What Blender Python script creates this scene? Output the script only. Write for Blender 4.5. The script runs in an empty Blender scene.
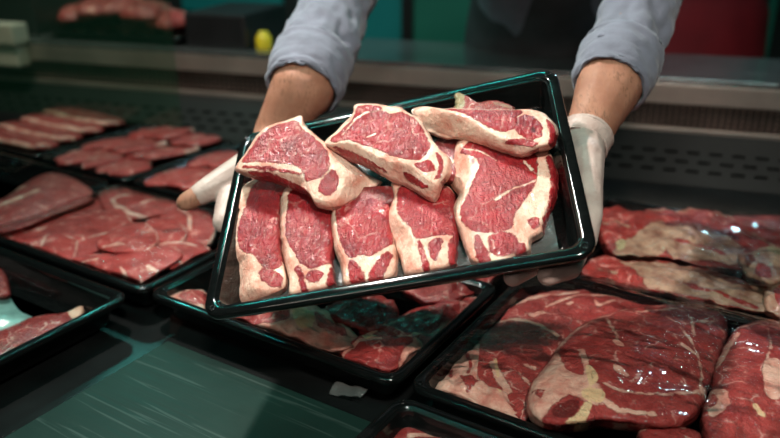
import bpy, bmesh, math, random
import numpy as np
from mathutils import Vector, Matrix, noise

S = bpy.context.scene
COL = S.collection
PI = math.pi
random.seed(4)

# ------------------------------------------------------------------ camera model
FPX, PITCH = 760.0, math.radians(22.4)
CZ = 0.53                                   # eye height above the case deck
CP, SP = math.cos(PITCH), math.sin(PITCH)
CAM = Vector((0, 0, CZ))

def ray(px, py):
    u, v = (px - 390) / FPX, (py - 219) / FPX
    return Vector((u, CP - v * SP, -SP - v * CP))     # unit camera depth

def at(px, py, d):
    return CAM + ray(px, py) * d

def zpts(ox, oy, s, pts):
    return [(ox + x / s, oy + y / s) for x, y in pts]

class Frame:
    """A plane the things lie on: origin, x, y, z axes."""
    def __init__(self, o, x, y, z):
        self.o, self.x, self.y, self.z = Vector(o), Vector(x).normalized(), Vector(y).normalized(), Vector(z).normalized()
    def matrix(self, lx=0, ly=0, lz=0):
        m = Matrix.Identity(4)
        for i, a in enumerate((self.x, self.y, self.z)):
            for j in range(3): m[j][i] = a[j]
        m.translation = self.pt(lx, ly, lz)
        return m
    def pt(self, lx, ly, lz=0):
        return self.o + self.x * lx + self.y * ly + self.z * lz
    def hit(self, px, py, lz=0.0):
        r = ray(px, py)
        t = ((self.o + self.z * lz - CAM).dot(self.z)) / r.dot(self.z)
        p = CAM + r * t - self.o
        return p.dot(self.x), p.dot(self.y)

YAW = math.radians(-32.1)
UX = Vector((math.cos(YAW), math.sin(YAW), 0)); WX = Vector((-math.sin(YAW), math.cos(YAW), 0))
DECK = Frame((0.011, 0.691, 0), UX, WX, (0, 0, 1))           # grid of trays on the deck

def cam_dir(x, y, z):                                        # camera axes (right, down, forward) to world
    return Vector((x, z * CP - y * SP, -z * SP - y * CP))
_ex = cam_dir(0.96233, -0.17671, -0.20662).normalized()
_ey = -cam_dir(-0.01082, 0.73446, -0.67856)
_ey = (_ey - _ex * _ey.dot(_ex)).normalized()
_ez = _ex.cross(_ey)
TW, TD = 0.407, 0.291
HELD = Frame(at(390.16, 184.16, 0.8476), _ex, _ey, _ez)

# ------------------------------------------------------------------ materials
def mat(name):
    m = bpy.data.materials.new(name); m.use_nodes = True
    nt = m.node_tree; b = nt.nodes['Principled BSDF']
    return m, nt, b

def N(nt, t, **kw):
    n = nt.nodes.new(t)
    for k, v in kw.items():
        if k in n.inputs: n.inputs[k].default_value = v
        else: setattr(n, k, v)
    return n

def ramp(nt, fac, stops, interp='LINEAR'):
    r = nt.nodes.new('ShaderNodeValToRGB'); r.color_ramp.interpolation = interp
    e = r.color_ramp.elements
    while len(e) < len(stops): e.new(0.5)
    for el, (p, c) in zip(e, stops):
        el.position = p; el.color = (*c, 1) if len(c) == 3 else c
    nt.links.new(fac, r.inputs[0]); return r

def mixc(nt, fac, a, b):
    m = nt.nodes.new('ShaderNodeMix'); m.data_type = 'RGBA'
    for s, v in ((0, fac), (6, a), (7, b)):
        if isinstance(v, (int, float)): m.inputs[s].default_value = v
        elif isinstance(v, tuple): m.inputs[s].default_value = (*v, 1)
        else: nt.links.new(v, m.inputs[s])
    return m.outputs[2]

def math_(nt, op, a, b=None, clamp=False):
    m = nt.nodes.new('ShaderNodeMath'); m.operation = op; m.use_clamp = clamp
    for i, v in enumerate((a, b)):
        if v is None: continue
        if isinstance(v, (int, float)): m.inputs[i].default_value = v
        else: nt.links.new(v, m.inputs[i])
    return m.outputs[0]

def plain(name, col, rough=0.5, metal=0.0, spec=0.5, var=0.25, scale=12, bump=0.0, bscale=60, coat=0.0, sheen=0):
    m, nt, b = mat(name)
    tc = N(nt, 'ShaderNodeTexCoord')
    n = N(nt, 'ShaderNodeTexNoise', Scale=scale, Detail=4.0)
    nt.links.new(tc.outputs['Object'], n.inputs['Vector'])
    lo = tuple(c * (1 - var) for c in col); hi = tuple(min(1, c * (1 + var)) for c in col)
    r = ramp(nt, n.outputs[0], [(0.3, lo), (0.7, hi)])
    nt.links.new(r.outputs[0], b.inputs['Base Color'])
    b.inputs['Roughness'].default_value = rough; b.inputs['Metallic'].default_value = metal
    b.inputs['Specular IOR Level'].default_value = spec
    b.inputs['Coat Weight'].default_value = coat
    if sheen: b.inputs['Sheen Weight'].default_value = sheen
    if bump:
        n2 = N(nt, 'ShaderNodeTexNoise', Scale=bscale, Detail=5.0)
        nt.links.new(tc.outputs['Object'], n2.inputs['Vector'])
        bp = N(nt, 'ShaderNodeBump', Strength=bump, Distance=0.002)
        nt.links.new(n2.outputs[0], bp.inputs['Height']); nt.links.new(bp.outputs[0], b.inputs['Normal'])
    return m

def flesh_material(name, meat_lo, meat_hi, fat_lo, fat_hi, bone, rough=0.3, fibre=1.0, marbling=0.5, spec=0.5, vein=(0.8,0.5,0.42)):
    m, nt, b = mat(name)
    L = nt.links
    tc = N(nt, 'ShaderNodeTexCoord')
    at_ = N(nt, 'ShaderNodeAttribute', attribute_name='tissue')
    sep = N(nt, 'ShaderNodeSeparateColor'); L.new(at_.outputs['Color'], sep.inputs[0])
    oi = N(nt, 'ShaderNodeObjectInfo')
    off = N(nt, 'ShaderNodeVectorMath', operation='ADD')
    sc = N(nt, 'ShaderNodeVectorMath', operation='SCALE'); sc.inputs[0].default_value = (7, 3, 5)
    L.new(oi.outputs['Random'], sc.inputs['Scale']); L.new(tc.outputs['Object'], off.inputs[0]); L.new(sc.outputs[0], off.inputs[1])
    V = off.outputs[0]
    n1 = N(nt, 'ShaderNodeTexNoise', Scale=170.0, Detail=5.0, Roughness=0.65); L.new(V, n1.inputs['Vector'])
    n2 = N(nt, 'ShaderNodeTexNoise', Scale=38.0, Detail=4.0, Roughness=0.6); L.new(V, n2.inputs['Vector'])
    n3 = N(nt, 'ShaderNodeTexNoise', Scale=620.0, Detail=3.0); L.new(V, n3.inputs['Vector'])
    st = N(nt, 'ShaderNodeMapping'); st.inputs['Scale'].default_value = (420, 75, 300); st.inputs['Rotation'].default_value = (0, 0, 0.5)
    L.new(V, st.inputs[0])
    nf = N(nt, 'ShaderNodeTexNoise', Scale=1.0, Detail=4.0, Distortion=1.2); L.new(st.outputs[0], nf.inputs['Vector'])
    # lean
    lean = ramp(nt, n2.outputs[0], [(0.32, meat_lo), (0.68, meat_hi)]).outputs[0]
    fib = ramp(nt, nf.outputs[0], [(0.35, (0, 0, 0)), (0.75, (1, 1, 1))]).outputs[0]
    lean = mixc(nt, math_(nt, 'MULTIPLY', fib, 0.30 * fibre), lean, tuple(min(1, c * 1.25 + 0.015) for c in meat_hi))
    vo = N(nt, 'ShaderNodeTexVoronoi', feature='DISTANCE_TO_EDGE', Scale=34.0)
    ds = N(nt, 'ShaderNodeVectorMath', operation='MULTIPLY_ADD')
    L.new(n2.outputs[1], ds.inputs[0]); ds.inputs[1].default_value = (0.03, 0.03, 0.03); L.new(V, ds.inputs[2])
    L.new(ds.outputs[0], vo.inputs['Vector'])
    vein_f = ramp(nt, vo.outputs[0], [(0.0, (1, 1, 1)), (0.055, (0, 0, 0))]).outputs[0]
    gate = ramp(nt, n2.outputs[0], [(0.5, (0, 0, 0)), (0.62, (1, 1, 1))]).outputs[0]
    lean = mixc(nt, math_(nt, 'MULTIPLY', math_(nt, 'MULTIPLY', vein_f, gate), marbling), lean, vein)
    # fat
    fat = ramp(nt, n2.outputs[0], [(0.34, fat_lo), (0.62, fat_hi)]).outputs[0]
    blush = ramp(nt, n1.outputs[0], [(0.52, (0, 0, 0)), (0.72, (1, 1, 1))]).outputs[0]
    fat = mixc(nt, math_(nt, 'MULTIPLY', blush, 0.6), fat, tuple(0.5 * a + 0.5 * c for a, c in zip(meat_hi, fat_lo)))
    f = math_(nt, 'ADD', sep.outputs[0], math_(nt, 'MULTIPLY', math_(nt, 'SUBTRACT', n1.outputs[0], 0.5), 0.60))
    f = math_(nt, 'ADD', f, math_(nt, 'MULTIPLY', math_(nt, 'SUBTRACT', n2.outputs[0], 0.5), 0.32))
    ff = ramp(nt, f, [(0.46, (0, 0, 0)), (0.56, (1, 1, 1))]).outputs[0]
    c = mixc(nt, ff, lean, fat)
    bn = ramp(nt, math_(nt, 'ADD', sep.outputs[1], math_(nt, 'MULTIPLY', math_(nt, 'SUBTRACT', n1.outputs[0], 0.5), 0.4)), [(0.46, (0, 0, 0)), (0.56, (1, 1, 1))]).outputs[0]
    c = mixc(nt, bn, c, bone)
    dk = ramp(nt, math_(nt, 'ADD', sep.outputs[2], math_(nt, 'MULTIPLY', math_(nt, 'SUBTRACT', n2.outputs[0], 0.5), 0.5)), [(0.44, (0, 0, 0)), (0.62, (1, 1, 1))]).outputs[0]
    c = mixc(nt, math_(nt, 'MULTIPLY', dk, 0.85), c, tuple(x * 0.45 for x in meat_lo))
    L.new(c, b.inputs['Base Color'])
    b.inputs['Specular IOR Level'].default_value = 0.15
    rr = ramp(nt, n1.outputs[0], [(0.3, (rough,) * 3), (0.7, (rough + 0.25,) * 3)]).outputs[0]
    rr2 = mixc(nt, ff, rr, (rough + 0.22,) * 3)
    L.new(rr2, b.inputs['Roughness'])
    b.inputs['Coat Weight'].default_value = 0.85; b.inputs['Coat Roughness'].default_value = 0.07
    b.inputs['Subsurface Weight'].default_value = 0.12
    b.inputs['Subsurface Radius'].default_value = (0.006, 0.002, 0.0015)
    b.inputs['Subsurface Scale'].default_value = 1.0
    nb = N(nt, 'ShaderNodeTexNoise', Scale=190.0, Detail=2.0, Roughness=0.5, Distortion=0.8); L.new(V, nb.inputs['Vector'])
    st2 = N(nt, 'ShaderNodeMapping'); st2.inputs['Scale'].default_value = (330, 110, 220); st2.inputs['Rotation'].default_value = (0, 0, 0.45)
    L.new(V, st2.inputs[0])
    nc = N(nt, 'ShaderNodeTexNoise', Scale=1.0, Detail=1.5, Distortion=0.6); L.new(st2.outputs[0], nc.inputs['Vector'])
    h = math_(nt, 'ADD', math_(nt, 'MULTIPLY', nb.outputs[0], 0.55), math_(nt, 'MULTIPLY', nc.outputs[0], 0.55 * fibre))
    h = math_(nt, 'MULTIPLY', h, math_(nt, 'SUBTRACT', 1.0, math_(nt, 'MULTIPLY', ff, 0.6)))
    bp = N(nt, 'ShaderNodeBump', Strength=1.0, Distance=0.0048)
    L.new(h, bp.inputs['Height']); L.new(bp.outputs[0], b.inputs['Normal']); L.new(bp.outputs[0], b.inputs['Coat Normal'])
    return m

M = {}
M['flesh'] = flesh_material('fresh_red_meat', (0.15, 0.004, 0.007), (0.36, 0.018, 0.022), (0.62, 0.25, 0.18), (0.82, 0.56, 0.44), (0.80, 0.58, 0.36), rough=0.35, fibre=1.0, marbling=0.35)
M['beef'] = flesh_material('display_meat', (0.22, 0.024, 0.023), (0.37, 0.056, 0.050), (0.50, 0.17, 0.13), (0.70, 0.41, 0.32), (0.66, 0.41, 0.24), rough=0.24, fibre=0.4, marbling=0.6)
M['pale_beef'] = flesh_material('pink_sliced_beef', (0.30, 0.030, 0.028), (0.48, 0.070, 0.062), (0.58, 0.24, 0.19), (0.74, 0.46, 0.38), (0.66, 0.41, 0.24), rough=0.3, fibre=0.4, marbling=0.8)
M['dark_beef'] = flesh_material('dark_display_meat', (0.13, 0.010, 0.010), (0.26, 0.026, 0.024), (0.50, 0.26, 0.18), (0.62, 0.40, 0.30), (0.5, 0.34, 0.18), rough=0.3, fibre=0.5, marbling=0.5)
M['rib'] = flesh_material('rib_meat', (0.12, 0.008, 0.007), (0.30, 0.032, 0.026), (0.15, 0.06, 0.04), (0.36, 0.22, 0.15), (0.26, 0.20, 0.11), rough=0.22, fibre=0.6, marbling=0.5)

def black_plastic():
    m, nt, b = mat('black_tray_plastic')
    tc = N(nt, 'ShaderNodeTexCoord')
    mp = N(nt, 'ShaderNodeMapping'); mp.inputs['Scale'].default_value = (60, 900, 300); mp.inputs['Rotation'].default_value = (0.2, 0.3, 0.6)
    nt.links.new(tc.outputs['Object'], mp.inputs[0])
    n = N(nt, 'ShaderNodeTexNoise', Scale=1.0, Detail=5.0, Roughness=0.7); nt.links.new(mp.outputs[0], n.inputs['Vector'])
    n2 = N(nt, 'ShaderNodeTexNoise', Scale=25.0, Detail=4.0); nt.links.new(tc.outputs['Object'], n2.inputs['Vector'])
    c = ramp(nt, n.outputs[0], [(0.5, (0.003, 0.0035, 0.0035)), (0.85, (0.012, 0.014, 0.013))])
    nt.links.new(c.outputs[0], b.inputs['Base Color'])
    r = ramp(nt, n2.outputs[0], [(0.35, (0.07,) * 3), (0.7, (0.18,) * 3)]); nt.links.new(r.outputs[0], b.inputs['Roughness'])
    bp = N(nt, 'ShaderNodeBump', Strength=0.25, Distance=0.0006); nt.links.new(n2.outputs[0], bp.inputs['Height'])
    nt.links.new(bp.outputs[0], b.inputs['Normal']); b.inputs['Specular IOR Level'].default_value = 0.38
    return m
M['tray'] = black_plastic()

def steel(name, col, rough, tint=0.2, sx=6, sy=260, scratches=True):
    m, nt, b = mat(name)
    tc = N(nt, 'ShaderNodeTexCoord')
    mp = N(nt, 'ShaderNodeMapping'); mp.inputs['Scale'].default_value = (sx, sy, sy)
    nt.links.new(tc.outputs['Object'], mp.inputs[0])
    n = N(nt, 'ShaderNodeTexNoise', Scale=1.0, Detail=6.0, Roughness=0.7); nt.links.new(mp.outputs[0], n.inputs['Vector'])
    n2 = N(nt, 'ShaderNodeTexNoise', Scale=7.0, Detail=5.0); nt.links.new(tc.outputs['Object'], n2.inputs['Vector'])
    c = ramp(nt, n2.outputs[0], [(0.3, tuple(x * (1 - tint) for x in col)), (0.7, tuple(min(1, x * (1 + tint)) for x in col))]).outputs[0]
    if scratches:
        mp2 = N(nt, 'ShaderNodeMapping'); mp2.inputs['Scale'].default_value = (5, 130, 5); mp2.inputs['Rotation'].default_value = (0, 0, 0.9)
        nt.links.new(tc.outputs['Object'], mp2.inputs[0])
        v = N(nt, 'ShaderNodeTexNoise', Scale=1.0, Detail=3.0, Distortion=0.6); nt.links.new(mp2.outputs[0], v.inputs['Vector'])
        s = ramp(nt, v.outputs[0], [(0.60, (0, 0, 0)), (0.66, (1, 1, 1))]).outputs[0]
        c = mixc(nt, math_(nt, 'MULTIPLY', s, 0.35), c, tuple(min(1, x * 2 + .05) for x in col))
    nt.links.new(c, b.inputs['Base Color'])
    b.inputs['Metallic'].default_value = 0.85
    r = ramp(nt, n.outputs[0], [(0.3, (rough,) * 3), (0.7, (min(1, rough + 0.2),) * 3)]); nt.links.new(r.outputs[0], b.inputs['Roughness'])
    bp = N(nt, 'ShaderNodeBump', Strength=0.15, Distance=0.0005); nt.links.new(n.outputs[0], bp.inputs['Height'])
    nt.links.new(bp.outputs[0], b.inputs['Normal'])
    return m
M['steel'] = steel('brushed_steel', (0.52, 0.43, 0.38), 0.36, scratches=False)
M['steel_top'] = steel('polished_steel_top', (0.36, 0.36, 0.36), 0.10, scratches=False)
M['dark_steel'] = steel('dark_steel', (0.06, 0.065, 0.062), 0.30)
M['plate'] = steel('scratched_plate', (0.010, 0.026, 0.021), 0.30)
M['plate'].node_tree.nodes['Principled BSDF'].inputs['Metallic'].default_value = 0.1
M['plate'].node_tree.nodes['Principled BSDF'].inputs['Specular IOR Level'].default_value = 0.12
M['panel_metal'] = plain('dark_panel_metal', (0.007, 0.009, 0.0085), 0.5, 0.0, spec=0.15)
M['grille'] = plain('grille_paint', (0.20, 0.135, 0.115), 0.45, 0.6)
M['duct'] = plain('duct_black', (0.004, 0.004, 0.004), 0.8)
M['deck'] = plain('deck_black', (0.006, 0.007, 0.007), 0.22, 0.0, var=0.4, bump=0.1, bscale=30)

def film(name, fac=0.10, rough=0.10, wr=0.6, scale=14, haze=0.0, fres=0.9, detail=5.0):
    m, nt, b = mat(name)
    L = nt.links
    nt.nodes.remove(b)
    out = [n for n in nt.nodes if n.type == 'OUTPUT_MATERIAL'][0]
    tc = N(nt, 'ShaderNodeTexCoord')
    mp = N(nt, 'ShaderNodeMapping'); mp.inputs['Scale'].default_value = (1, 3.2, 1); mp.inputs['Rotation'].default_value = (0, 0, 0.7)
    L.new(tc.outputs['Object'], mp.inputs[0])
    n = N(nt, 'ShaderNodeTexNoise', Scale=scale, Detail=detail, Roughness=0.55, Distortion=0.8); L.new(mp.outputs[0], n.inputs['Vector'])
    bp = N(nt, 'ShaderNodeBump', Strength=wr, Distance=0.012); L.new(n.outputs[0], bp.inputs['Height'])
    t = N(nt, 'ShaderNodeBsdfTransparent'); t.inputs[0].default_value = (0.97, 0.98, 0.98, 1)
    g = N(nt, 'ShaderNodeBsdfGlossy', Roughness=rough); L.new(bp.outputs[0], g.inputs['Normal'])
    lw = N(nt, 'ShaderNodeFresnel', IOR=1.4); L.new(bp.outputs[0], lw.inputs['Normal'])
    mx = N(nt, 'ShaderNodeMixShader')
    f = math_(nt, 'ADD', math_(nt, 'MULTIPLY', lw.outputs[0], fres), fac, clamp=True)
    L.new(f, mx.inputs[0]); L.new(t.outputs[0], mx.inputs[1]); L.new(g.outputs[0], mx.inputs[2])
    last = mx
    if haze:
        df = N(nt, 'ShaderNodeBsdfDiffuse'); df.inputs[0].default_value = (0.6, 0.62, 0.6, 1)
        m2 = N(nt, 'ShaderNodeMixShader'); m2.inputs[0].default_value = haze
        L.new(mx.outputs[0], m2.inputs[1]); L.new(df.outputs[0], m2.inputs[2]); last = m2
    L.new(last.outputs[0], out.inputs[0])
    return m
M['film'] = film('cling_film', 0.015, 0.04, 0.65, 9, detail=2.0)
M['film_hazy'] = film('hazy_cling_film', 0.0, 0.06, 0.3, 9, fres=0.35, detail=2.0)
M['liner'] = film('liner_film', 0.05, 0.18, 0.9, 22, haze=0.10)

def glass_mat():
    m, nt, b = mat('glass_painted_green_reflection'); L = nt.links; nt.nodes.remove(b)
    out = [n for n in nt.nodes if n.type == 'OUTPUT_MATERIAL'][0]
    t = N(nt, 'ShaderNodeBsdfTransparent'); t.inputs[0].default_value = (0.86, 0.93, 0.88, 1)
    d = N(nt, 'ShaderNodeBsdfDiffuse'); d.inputs[0].default_value = (0.04, 0.22, 0.12, 1)  # the pane's green reflection, painted in as tint and diffuse colour
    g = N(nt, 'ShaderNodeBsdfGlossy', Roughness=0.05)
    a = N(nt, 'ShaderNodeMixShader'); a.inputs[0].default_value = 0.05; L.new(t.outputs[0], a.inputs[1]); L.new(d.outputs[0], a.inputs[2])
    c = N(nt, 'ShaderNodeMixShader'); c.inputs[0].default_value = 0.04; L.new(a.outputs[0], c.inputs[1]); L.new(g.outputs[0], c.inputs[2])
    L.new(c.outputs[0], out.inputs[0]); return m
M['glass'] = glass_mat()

def skin_mat(name, a, b_, rough):
    m, nt, b = mat(name); L = nt.links
    tc = N(nt, 'ShaderNodeTexCoord')
    n = N(nt, 'ShaderNodeTexNoise', Scale=28.0, Detail=6.0, Roughness=0.6); L.new(tc.outputs['Object'], n.inputs['Vector'])
    c = ramp(nt, n.outputs[0], [(0.35, a), (0.68, b_)]).outputs[0]
    mp = N(nt, 'ShaderNodeMapping'); mp.inputs['Scale'].default_value = (330, 60, 110); mp.inputs['Rotation'].default_value = (0.4, 0.3, 0.5)
    L.new(tc.outputs['Object'], mp.inputs[0])
    h = N(nt, 'ShaderNodeTexNoise', Scale=1.0, Detail=2.0, Distortion=1.0); L.new(mp.outputs[0], h.inputs['Vector'])
    hr = ramp(nt, h.outputs[0], [(0.55, (0, 0, 0)), (0.62, (1, 1, 1))]).outputs[0]
    gt = ramp(nt, n.outputs[0], [(0.4, (0, 0, 0)), (0.6, (1, 1, 1))]).outputs[0]
    c = mixc(nt, math_(nt, 'MULTIPLY', math_(nt, 'MULTIPLY', hr, gt), 0.55), c, (0.10, 0.05, 0.03))
    L.new(c, b.inputs['Base Color']); b.inputs['Roughness'].default_value = rough + .1; b.inputs['Specular IOR Level'].default_value = 0.3
    b.inputs['Subsurface Weight'].default_value = 0.15; b.inputs['Subsurface Radius'].default_value = (0.01, 0.004, 0.002)
    b.inputs['Subsurface Scale'].default_value = 1.0
    n2 = N(nt, 'ShaderNodeTexNoise', Scale=260.0, Detail=3.0); L.new(tc.outputs['Object'], n2.inputs['Vector'])
    bp = N(nt, 'ShaderNodeBump', Strength=0.25, Distance=0.001); L.new(n2.outputs[0], bp.inputs['Height']); L.new(bp.outputs[0], b.inputs['Normal'])
    return m
M['skin'] = skin_mat('skin', (0.30, 0.125, 0.078), (0.41, 0.19, 0.122), 0.5)

def glove_mat():
    m, nt, b = mat('thin_white_glove'); L = nt.links
    tc = N(nt, 'ShaderNodeTexCoord')
    n = N(nt, 'ShaderNodeTexNoise', Scale=30.0, Detail=4.0); L.new(tc.outputs['Object'], n.inputs['Vector'])
    c = ramp(nt, n.outputs[0], [(0.35, (0.40, 0.275, 0.24)), (0.7, (0.53, 0.405, 0.36))]); L.new(c.outputs[0], b.inputs['Base Color'])
    b.inputs['Roughness'].default_value = 0.48
    n2 = N(nt, 'ShaderNodeTexNoise', Scale=70.0, Detail=3.0, Distortion=2.0); L.new(tc.outputs['Object'], n2.inputs['Vector'])
    bp = N(nt, 'ShaderNodeBump', Strength=0.35, Distance=0.003); L.new(n2.outputs[0], bp.inputs['Height']); L.new(bp.outputs[0], b.inputs['Normal'])
    return m
M['glove'] = glove_mat()
M['shirt'] = plain('grey_lilac_cotton', (0.155, 0.155, 0.20), 0.85, var=0.12, scale=40, bump=0.35, bscale=420, sheen=0.2)
M['shirt_seam'] = plain('stitch_thread', (0.12, 0.12, 0.16), 0.9)
M['apron'] = plain('dark_grey_apron_cloth', (0.045, 0.045, 0.048), 0.8, var=0.3, scale=8, bump=0.3, bscale=25)
M['red'] = plain('dark_red_apron_cloth', (0.20, 0.006, 0.012), 0.75, var=0.25, scale=7, bump=0.4, bscale=14)
M['trousers'] = plain('black_trousers', (0.012, 0.012, 0.014), 0.9)
M['hair'] = plain('dark_brown_hair', (0.03, 0.018, 0.012), 0.6, bump=0.5, bscale=200)
M['eye'] = plain('eye_white', (0.7, 0.7, 0.68), 0.2, var=0.03)
M['teal'] = plain('teal_painted_panel', (0.010, 0.235, 0.235), 0.45, var=0.12, scale=3)
M['green'] = plain('green_painted_panel', (0.020, 0.190, 0.130), 0.45, var=0.12, scale=3)
M['dark_wall'] = plain('dark_wall_paint', (0.014, 0.020, 0.018), 0.6, var=0.3, scale=2)
M['post'] = plain('black_post', (0.008, 0.008, 0.008), 0.5)
M['white_plastic'] = plain('off_white_plastic', (0.50, 0.44, 0.36), 0.4, var=0.08)
M['yellow'] = plain('yellow_plastic', (0.75, 0.55, 0.02), 0.4, var=0.05)
M['floor'] = plain('dark_floor_tile', (0.06, 0.058, 0.055), 0.4, var=0.3, scale=4)
M['ceiling'] = plain('dark_ceiling_paint', (0.05, 0.05, 0.05), 0.9)
M['scrap'] = plain('pale_green_film', (0.20, 0.34, 0.31), 0.2, var=0.35, scale=30, bump=0.6, bscale=60)
M['mince'] = plain('blue_grey_membrane', (0.07, 0.08, 0.10), 0.25, var=0.4, scale=40)
M['blackbox'] = plain('black_case_plastic', (0.010, 0.010, 0.011), 0.4)
M['paper'] = plain('grey_wet_label', (0.20, 0.19, 0.17), 0.3, var=0.4, scale=60, bump=1.0, bscale=80)

# ------------------------------------------------------------------ object helpers
def link(name, me, m=None, parent=None, matrix=None, smooth=True):
    o = bpy.data.objects.new(name, me); COL.objects.link(o)
    if m and me: me.materials.append(m)
    if parent: o.parent = parent
    if matrix is not None: o.matrix_world = matrix if not parent else o.matrix_world
    if parent and matrix is not None: o.matrix_local = matrix
    if smooth and me:
        me.polygons.foreach_set('use_smooth', [True] * len(me.polygons))
    return o

def tag(o, label=None, cat=None, group=None, kind=None):
    if label: o['label'] = label
    if cat: o['category'] = cat
    if group: o['group'] = group
    if kind: o['kind'] = kind
    return o

def empty(name, matrix, label, cat, group=None):
    o = bpy.data.objects.new(name, None); COL.objects.link(o); o.matrix_world = matrix
    o.empty_display_size = 0.02
    return tag(o, label, cat, group)

def mesh(name, verts, faces):
    me = bpy.data.meshes.new(name); me.from_pydata([tuple(v) for v in verts], [], faces); me.update(); return me

def boxes(name, items, m, parent=None, matrix=None, bevel=0.0):
    """items: (x0,x1,y0,y1,z0,z1) in local space"""
    bm = bmesh.new()
    for (x0, x1, y0, y1, z0, z1) in items:
        vs = [bm.verts.new(p) for p in ((x0,y0,z0),(x1,y0,z0),(x1,y1,z0),(x0,y1,z0),(x0,y0,z1),(x1,y0,z1),(x1,y1,z1),(x0,y1,z1))]
        for f in ((0,3,2,1),(4,5,6,7),(0,1,5,4),(1,2,6,5),(2,3,7,6),(3,0,4,7)): bm.faces.new([vs[i] for i in f])
    if bevel:
        bmesh.ops.bevel(bm, geom=list(bm.edges), offset=bevel, segments=2, affect='EDGES', profile=0.6)
    me = bpy.data.meshes.new(name); bm.to_mesh(me); bm.free()
    return link(name, me, m, parent, matrix, smooth=False)

# ------------------------------------------------------------------ trays
def rrect(w, d, r, n=7):
    out = []
    for cx, cy, a0 in ((w/2-r, d/2-r, 0), (-w/2+r, d/2-r, 90), (-w/2+r, -d/2+r, 180), (w/2-r, -d/2+r, 270)):
        for i in range(n):
            a = math.radians(a0 + 90 * i / (n - 1)); out.append((cx + r*math.cos(a), cy + r*math.sin(a)))
    return out

def tray_mesh(w, d, D, rim=0.013, R=0.022):
    prof = [(rim+.030, -D+.0030), (rim+.020, -D+.0030), (rim+.014, -D+.0042), (rim+.0105, -D+.009), (rim+.004, -.010), (rim+.0022, -.0050),
            (rim+.0022, -.0030), (rim+.0016, -.0024), (rim+.0004, -.0022), (rim-.0004, -.0012), (rim-.0012, 0.0), (rim-.003, .0004), (.004, .0004), (.0015, -.0004), (.0003, -.002),
            (.0, -.0045), (.0003, -.0075), (.0016, -.0085), (.003, -.008), (.0035, -.006), (rim-.001, -.0055), (rim+.0018, -.012), (rim+.0085, -D+.008), (rim+.012, -D+.002), (rim+.018, -D), (rim+.03, -D)]
    vs, fs, rings = [], [], []
    for ins, z in prof:
        r = max(0.008, R - ins * 0.55)
        ring = rrect(w - 2*ins, d - 2*ins, r, 9)
        rings.append(range(len(vs), len(vs) + len(ring))); vs += [(x, y, z) for x, y in ring]
    n = len(rings[0])
    for a, b in zip(rings, rings[1:]):
        for i in range(n):
            j = (i + 1) % n; fs.append((a[i], b[i], b[j], a[j])[::-1])
    fs.append(tuple(rings[0])); fs.append(tuple(rings[-1])[::-1])
    return mesh('tray', vs, fs)

def torus_mesh(R, r, n=16, k=8):
    vs = [((R + r*math.cos(2*PI*j/k))*math.cos(2*PI*i/n), (R + r*math.cos(2*PI*j/k))*math.sin(2*PI*i/n), r*math.sin(2*PI*j/k)) for i in range(n) for j in range(k)]
    fs = [(i*k+j, ((i+1) % n)*k+j, ((i+1) % n)*k+(j+1) % k, i*k+(j+1) % k) for i in range(n) for j in range(k)]
    return mesh('ring', vs, fs)

def make_tray(frame, u0, u1, w0, w1, D, zr, label, studs=True, group='black trays set out on the deck'):
    w, d = u1 - u0, w1 - w0
    t = link('meat_tray', tray_mesh(w, d, D), M['tray'], None, frame.matrix((u0+u1)/2, (w0+w1)/2, zr))
    tag(t, label, 'tray', group)
    if studs:
        for sx in (-1, 1):
            for sy in (-1, 1):
                link('corner_eyelet', torus_mesh(0.0030, 0.0011), M['tray'], t, Matrix.Translation((sx*(w/2-.0115), sy*(d/2-.0115), 0.0006)))
    return t

# ------------------------------------------------------------------ cuts of meat
def smooth_closed(pts, n, seed=0, rough=0.0):
    P = [Vector((p[0], p[1])) for p in pts]; k = len(P); dense = []
    for i in range(k):
        a, b, c, d = P[i-1], P[i], P[(i+1) % k], P[(i+2) % k]
        for s in range(12):
            t = s / 12
            dense.append(0.5*((2*b) + (c-a)*t + (2*a-5*b+4*c-d)*t*t + (3*b-a-3*c+d)*t**3))
    L = [0]
    for i in range(len(dense)): L.append(L[-1] + (dense[(i+1) % len(dense)] - dense[i]).length)
    out, j = [], 0
    for q in range(n):
        s = L[-1] * q / n
        while L[j+1] < s: j += 1
        t = (s - L[j]) / max(1e-9, L[j+1]-L[j])
        out.append(dense[j].lerp(dense[(j+1) % len(dense)], t))
    if rough:
        c = sum(out, Vector((0, 0))) / n
        for i, p in enumerate(out):
            dr = (p - c).normalized()
            f = noise.noise(Vector((p.x*70, p.y*70, seed*3.1))) + 0.6*noise.noise(Vector((p.x*190, p.y*190, seed*1.7+9)))
            out[i] = p + dr * f * rough
    return out

def sd_poly(P, V):
    """signed distance (positive inside) of points P (n,2) to polygon V (k,2)"""
    A = V; B = np.roll(V, -1, axis=0)
    d2 = np.full(len(P), 1e9); ins = np.zeros(len(P), bool)
    for a, b in zip(A, B):
        e = b - a; w = P - a
        t = np.clip((w @ e) / max(e @ e, 1e-12), 0, 1)
        q = w - t[:, None]*e; d2 = np.minimum(d2, (q*q).sum(1))
        c = ((a[1] > P[:, 1]) != (b[1] > P[:, 1]))
        xi = a[0] + (P[:, 1]-a[1]) * (b[0]-a[0]) / ((b[1]-a[1]) if abs(b[1]-a[1]) > 1e-12 else 1e-12)
        ins ^= c & (P[:, 0] < xi)
    return np.sqrt(d2) * np.where(ins, 1, -1)

def sd_line(P, V, w):
    d = np.full(len(P), 1e9)
    for a, b in zip(V[:-1], V[1:]):
        e = b - a; q = P - a; t = np.clip((q @ e) / max(e @ e, 1e-12), 0, 1)
        r = q - t[:, None]*e; d = np.minimum(d, np.sqrt((r*r).sum(1)))
    return w - d

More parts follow.
